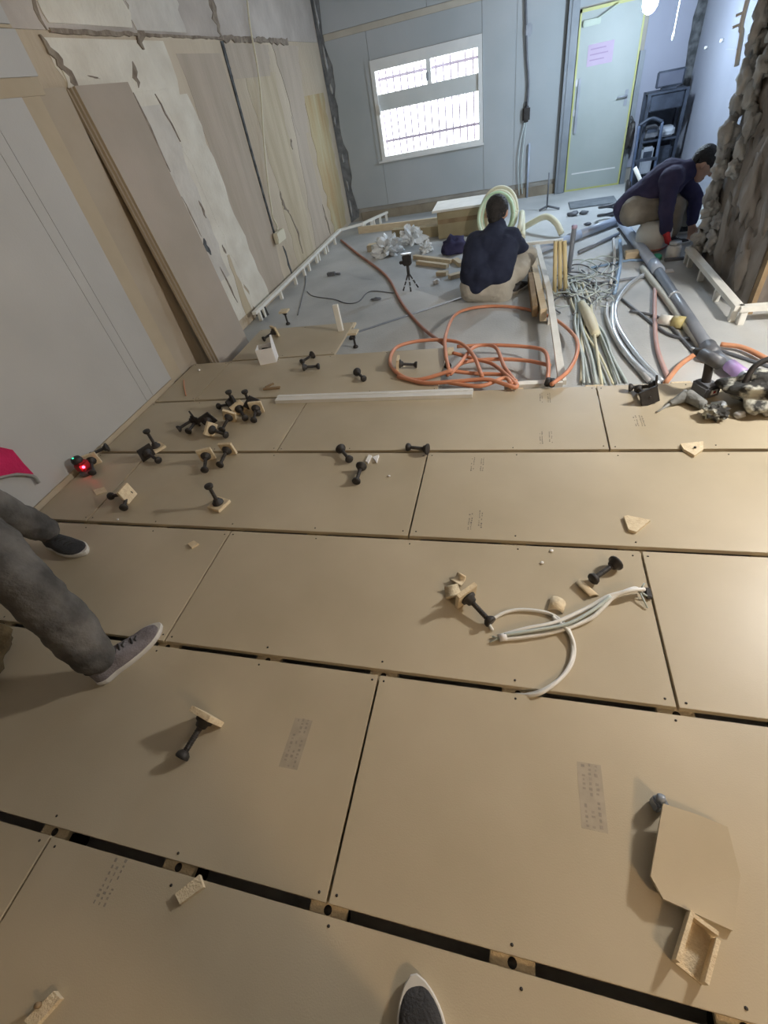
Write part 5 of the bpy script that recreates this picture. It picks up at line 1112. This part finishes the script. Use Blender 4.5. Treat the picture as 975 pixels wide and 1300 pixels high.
# ---- squatting worker, seen from behind
pr = thing('person', G(625, 388, S_), 'person in navy T-shirt and beige trousers squatting on the slab, back turned', 'person')
q = lambda px, py, y: PY(px, py, y)
hip = q(617, 362, 4.52); che = q(622, 312, 4.66); nek = q(631, 289, 4.76); hd = q(631, 271, 4.82)
shR, shL = q(649, 303, 4.72), q(604, 308, 4.70); elR = q(663, 322, 4.86); haR = q(648, 340, 4.98); elL = q(602, 338, 4.90); haL = q(618, 345, 5.02)
hiR, hiL = q(632, 366, 4.50), q(602, 364, 4.50); knR, knL = q(670, 325, 4.86), q(604, 335, 4.95); anR, anL = q(654, 376, 4.62), q(606, 378, 4.66)
for a_ in (anR, anL): a_.z = max(a_.z, S_ + 0.09)
hc_, fr = head_caps(hd, (0.25, 0.85, -0.45), s=1.05)
body = [(hip, che, 0.10, 0.09), (che, nek, 0.08, 0.05), (nek, hd, 0.052, 0.06), (shR, elR, 0.05, 0.042), (elR, haR, 0.042, 0.03), (shL, elL, 0.05, 0.042), (elL, haL, 0.042, 0.03),
        (hiR, knR, 0.09, 0.06), (knR, anR, 0.058, 0.042), (hiL, knL, 0.09, 0.06), (knL, anL, 0.058, 0.042), (shL, shR, 0.05, 0.05)] + hc_ + hand(haR, (-0.2, 0.5, -0.8), (-1, 0, 0)) + hand(haL, (0.4, 0.5, -0.7), (1, 0, 0))
bd = fuse('body', pr, body, M_skin, 0.010, 3)
face_bits(pr, hd, fr, 1.05)
f, u, r = fr
fuse('hair', pr, [(hd + u * 0.045 - f * 0.03, hd + u * 0.045 + f * 0.01, 0.098, 0.092), (hd - f * 0.05 + u * 0.01, hd - f * 0.055 - u * 0.045, 0.082, 0.062), (hd + r * 0.055 + u * 0.03, hd + r * 0.06 - u * 0.01 - f * 0.02, 0.045, 0.03), (hd - r * 0.055 + u * 0.03, hd - r * 0.06 - u * 0.01 - f * 0.02, 0.045, 0.03)], M_hair, 0.010, 3, lab='short black hair')
lowb = q(612, 352, 4.44)
fuse('shirt', pr, [(q(604, 348, 4.50), q(606, 318, 4.64), 0.145, 0.130), (q(630, 346, 4.52), q(640, 316, 4.66), 0.150, 0.130), (q(606, 318, 4.64), shL, 0.125, 0.085), (q(640, 316, 4.66), shR, 0.12, 0.080), (che, nek, 0.15, 0.085), (shR, shR.lerp(elR, 0.85), 0.082, 0.080), (shL, shL.lerp(elL, 0.8), 0.085, 0.080), (shL, shR, 0.095, 0.095), (lowb, q(605, 364, 4.42), 0.12, 0.08)], M_navy, 0.012, 5, wrinkle=0.006, lab='navy T-shirt')
fuse('trousers', pr, [(hiR, knR, 0.125, 0.092), (knR, anR + V((0, 0, 0.05)), 0.090, 0.080), (hiL, knL, 0.125, 0.092), (knL, anL + V((0, 0, 0.05)), 0.09, 0.080), (hiL, hiR, 0.135, 0.135), (q(598, 368, 4.46), q(636, 372, 4.46), 0.105, 0.105)], M_beige, 0.012, 5, wrinkle=0.008, lab='beige trousers')
shoe(pr, (anR.x - 0.02, anR.y - 0.10), (anR.x + 0.10, anR.y + 0.16), S_, M_shoedark, M_sole)
shoe(pr, (anL.x, anL.y - 0.10), (anL.x + 0.04, anL.y + 0.18), S_, M_shoedark, M_sole)

# ---- bent worker beside the pillar
pq_ = thing('person', G(830, 318, S_), 'person in dark indigo sweater with red glove bent forward on a white pail', 'person')
hip = q(802, 264, 5.62); che = q(848, 228, 5.58); nek = q(874, 216, 5.56); hd = q(893, 209, 5.54)
shN, shF = q(852, 228, 5.40), q(862, 220, 5.74); elN = q(846, 264, 5.30); haN = q(846, 295, 5.24); elF = q(883, 252, 5.72); haF = q(878, 284, 5.62)
hiN, hiF = q(805, 268, 5.50), q(808, 264, 5.74); knN, knF = q(856, 264, 5.46), q(870, 257, 5.78); anN = G(866, 306, S_ + 0.09); anF = G(878, 300, S_ + 0.09)
anN = V((knN.x + 0.03, knN.y + 0.02, S_ + 0.09)); anF = V((knF.x + 0.04, knF.y + 0.02, S_ + 0.09))
hc_, fr = head_caps(hd, (0.75, -0.25, -0.55), (0.5, 0, 0.8), 1.02)
body = [(hip, che, 0.10, 0.10), (che, nek, 0.09, 0.05), (nek, hd, 0.055, 0.06), (shN, elN, 0.05, 0.04), (elN, haN, 0.04, 0.028), (shF, elF, 0.05, 0.04), (elF, haF, 0.04, 0.028),
        (hiN, knN, 0.085, 0.058), (knN, anN, 0.056, 0.04), (hiF, knF, 0.085, 0.058), (knF, anF, 0.056, 0.04), (shN, shF, 0.05, 0.05)] + hc_ + hand(haF, (0.2, -0.2, -0.9), (-0.5, -0.5, 0))
fuse('body', pq_, body, M_skin, 0.010, 3); face_bits(pq_, hd, fr, 1.02)
f, u, r = fr
fuse('hair', pq_, [(hd + u * 0.045 - f * 0.03, hd + u * 0.045 + f * 0.03, 0.098, 0.088), (hd - f * 0.05 + u * 0.01, hd - f * 0.06 - u * 0.03, 0.080, 0.060), (hd + r * 0.06 + u * 0.035, hd + r * 0.062 + u * 0.01, 0.042, 0.03), (hd - r * 0.06 + u * 0.035, hd - r * 0.062 + u * 0.01, 0.042, 0.03)], M_hair, 0.010, 3, lab='short black hair')
fuse('sweater', pq_, [(hip, che, 0.160, 0.165), (q(792, 264, 5.60), hip, 0.10, 0.155), (che, nek, 0.16, 0.088), (shN, elN, 0.086, 0.068), (elN, haN + (elN - haN) * 0.12, 0.066, 0.052), (shF, elF, 0.086, 0.068), (elF, haF + (elF - haF) * 0.12, 0.066, 0.052), (shN, shF, 0.10, 0.10)], M_navy2, 0.012, 5, wrinkle=0.007, lab='dark indigo sweater')
fuse('trousers', pq_, [(hiN, knN, 0.125, 0.095), (knN, anN + V((0, 0, 0.04)), 0.092, 0.075), (hiF, knF, 0.125, 0.095), (knF, anF + V((0, 0, 0.04)), 0.092, 0.075), (hiN, hiF, 0.13, 0.13)], M_khaki, 0.012, 5, wrinkle=0.008, lab='khaki trousers')
fuse('glove', pq_, [(haN + (elN - haN) * 0.25, haN, 0.046, 0.036)] + [(a, b, r0 * 1.45, r1 * 1.45) for a, b, r0, r1 in hand(haN, (0.35, -0.1, -0.9), (0.9, 0.1, 0.2), 0.6, 1.05)], M_redglove, 0.007, 2, lab='red work glove')
shoe(pq_, (anN.x - 0.10, anN.y), (anN.x + 0.18, anN.y - 0.02), S_, M_shoedark, M_sole); shoe(pq_, (anF.x - 0.10, anF.y), (anF.x + 0.18, anF.y), S_, M_shoedark, M_sole)

# ---- standing worker at the left edge (only the legs show)
def standing(label, an1, an2, kn1, kn2, pel, che, hd, face, tm, sm, hands, elbows, shoes, shirtlab, trlab):
    p = thing('person', (pel.x, pel.y, 0), label, 'person')
    side = V(face).cross(V((0, 0, 1))).normalized()
    h1, h2 = pel + side * 0.09 * hands[2], pel - side * 0.09 * hands[2]
    s1, s2 = che + side * 0.18 * hands[2] + V((0, 0, 0.12)), che - side * 0.18 * hands[2] + V((0, 0, 0.12))
    hcap, fr = head_caps(hd, face)
    nk = hd - V((0, 0, 0.13))
    body = [(pel, che, 0.13, 0.14), (che, nk, 0.12, 0.055), (nk, hd, 0.052, 0.06), (s1, s2, 0.055, 0.055), (s1, elbows[0], 0.048, 0.04), (elbows[0], hands[0], 0.04, 0.028), (s2, elbows[1], 0.048, 0.04), (elbows[1], hands[1], 0.04, 0.028),
            (h1, kn1, 0.085, 0.058), (kn1, an1, 0.056, 0.038), (h2, kn2, 0.085, 0.058), (kn2, an2, 0.056, 0.038)] + hcap + hand(hands[0], hands[3], hands[4]) + hand(hands[1], hands[3], hands[4])
    fuse('body', p, body, M_skin, 0.012, 3); face_bits(p, hd, fr)
    f, u, r = fr
    fuse('hair', p, [(hd + u * 0.045 - f * 0.03, hd + u * 0.045 + f * 0.01, 0.098, 0.092), (hd - f * 0.05, hd - f * 0.055 - u * 0.04, 0.08, 0.062)], M_hair, 0.012, 3)
    fuse('jacket', p, [(pel + V((0, 0, 0.02)), che, 0.165, 0.17), (che, nk - V((0, 0, 0.02)), 0.16, 0.08), (s1, elbows[0], 0.080, 0.068), (elbows[0], hands[0] + (elbows[0] - hands[0]) * 0.1, 0.064, 0.05), (s2, elbows[1], 0.080, 0.068), (elbows[1], hands[1] + (elbows[1] - hands[1]) * 0.1, 0.064, 0.05), (s1, s2, 0.095, 0.095)], sm, 0.014, 5, wrinkle=0.006, lab=shirtlab)
    fuse('trousers', p, [(h1, kn1, 0.110, 0.085), (kn1, kn1.lerp(an1, 0.55), 0.085, 0.078), (kn1.lerp(an1, 0.55), an1 + V((0, 0, 0.03)), 0.082, 0.070), (h2, kn2, 0.110, 0.085), (kn2, kn2.lerp(an2, 0.55), 0.085, 0.076), (kn2.lerp(an2, 0.55), an2 + V((0, 0, 0.03)), 0.078, 0.066), (h1, h2, 0.13, 0.13), (pel, pel + V((0, 0, 0.08)), 0.15, 0.14)], tm, 0.011, 4, wrinkle=0.012, wscale=7.0, lab=trlab)
    for a, b, up_, ml in shoes: shoe(p, a, b, 0.0, up_, M_sole, laces=ml)
    return p
h0, t0 = G(127, 868), G(206, 796); an1 = V((h0.x + 0.015, h0.y + 0.055, 0.09))
t1 = G(112, 703); h1 = V((t1.x - 0.28, t1.y + 0.04, 0)); an2 = V((h1.x + 0.06, h1.y, 0.09))
pelv = V((-1.92, 0.74, 0.86))
standing('person in mottled grey trousers and grey sneakers standing by the wall', an1, an2, G(26, 738, 0.47), G(-40, 628, 0.48), pelv, V((-1.98, 0.72, 1.28)), V((-1.98, 0.74, 1.60)), (0.75, 0.35, -0.25), M_greyclt, M_toolgrey,
         [V((-1.98, 0.62, 1.16)), V((-1.88, 0.50, 1.18)), -1.0, (0.2, 0.0, 0.8), (-0.3, 0.3, 0)], [V((-2.08, 0.98, 1.10)), V((-1.86, 0.44, 1.10))], [(h0, t0, M_shoe, True), (h1, t1, M_shoedark, True)], 'grey work jacket', 'mottled grey trousers')
# ---- the photographer: only one shoe tip shows
tt = G(527, 1240); hh = V((tt.x - 0.03 - 0.0, tt.y - 0.285, 0))
hh = tt + (G(538, 1320) - tt).normalized() * 0.285
o_an = hh.lerp(tt, 0.2); o_an.z = 0.09; tt2 = tt + V((0.36, -0.22, 0)); hh2 = hh + V((0.36, -0.22, 0)); o_an2 = hh2.lerp(tt2, 0.2); o_an2.z = 0.09
pp_ = V(((o_an.x + o_an2.x) / 2, o_an.y - 0.16, 0.86))
standing('person in dark clothes at the near edge, one dark suede shoe showing', o_an, o_an2, V((o_an.x, o_an.y - 0.03, 0.48)), V((o_an2.x, o_an2.y, 0.48)), pp_, pp_ + V((0, -0.02, 0.40)), pp_ + V((0, 0.02, 0.74)), (0, 1, -0.3), M_greyclt, M_toolgrey,
         [pp_ + V((-0.12, 0.20, 0.42)), pp_ + V((0.12, 0.20, 0.42)), -1.0, (0, 0.4, 0.8), (0, 0.8, -0.3)], [pp_ + V((-0.26, 0.02, 0.26)), pp_ + V((0.26, 0.02, 0.26))], [(hh, tt, M_shoedark, False), (hh2, tt2, M_shoedark, False)], 'dark jacket', 'dark grey trousers')

bpy.data.scenes.remove(TMP)
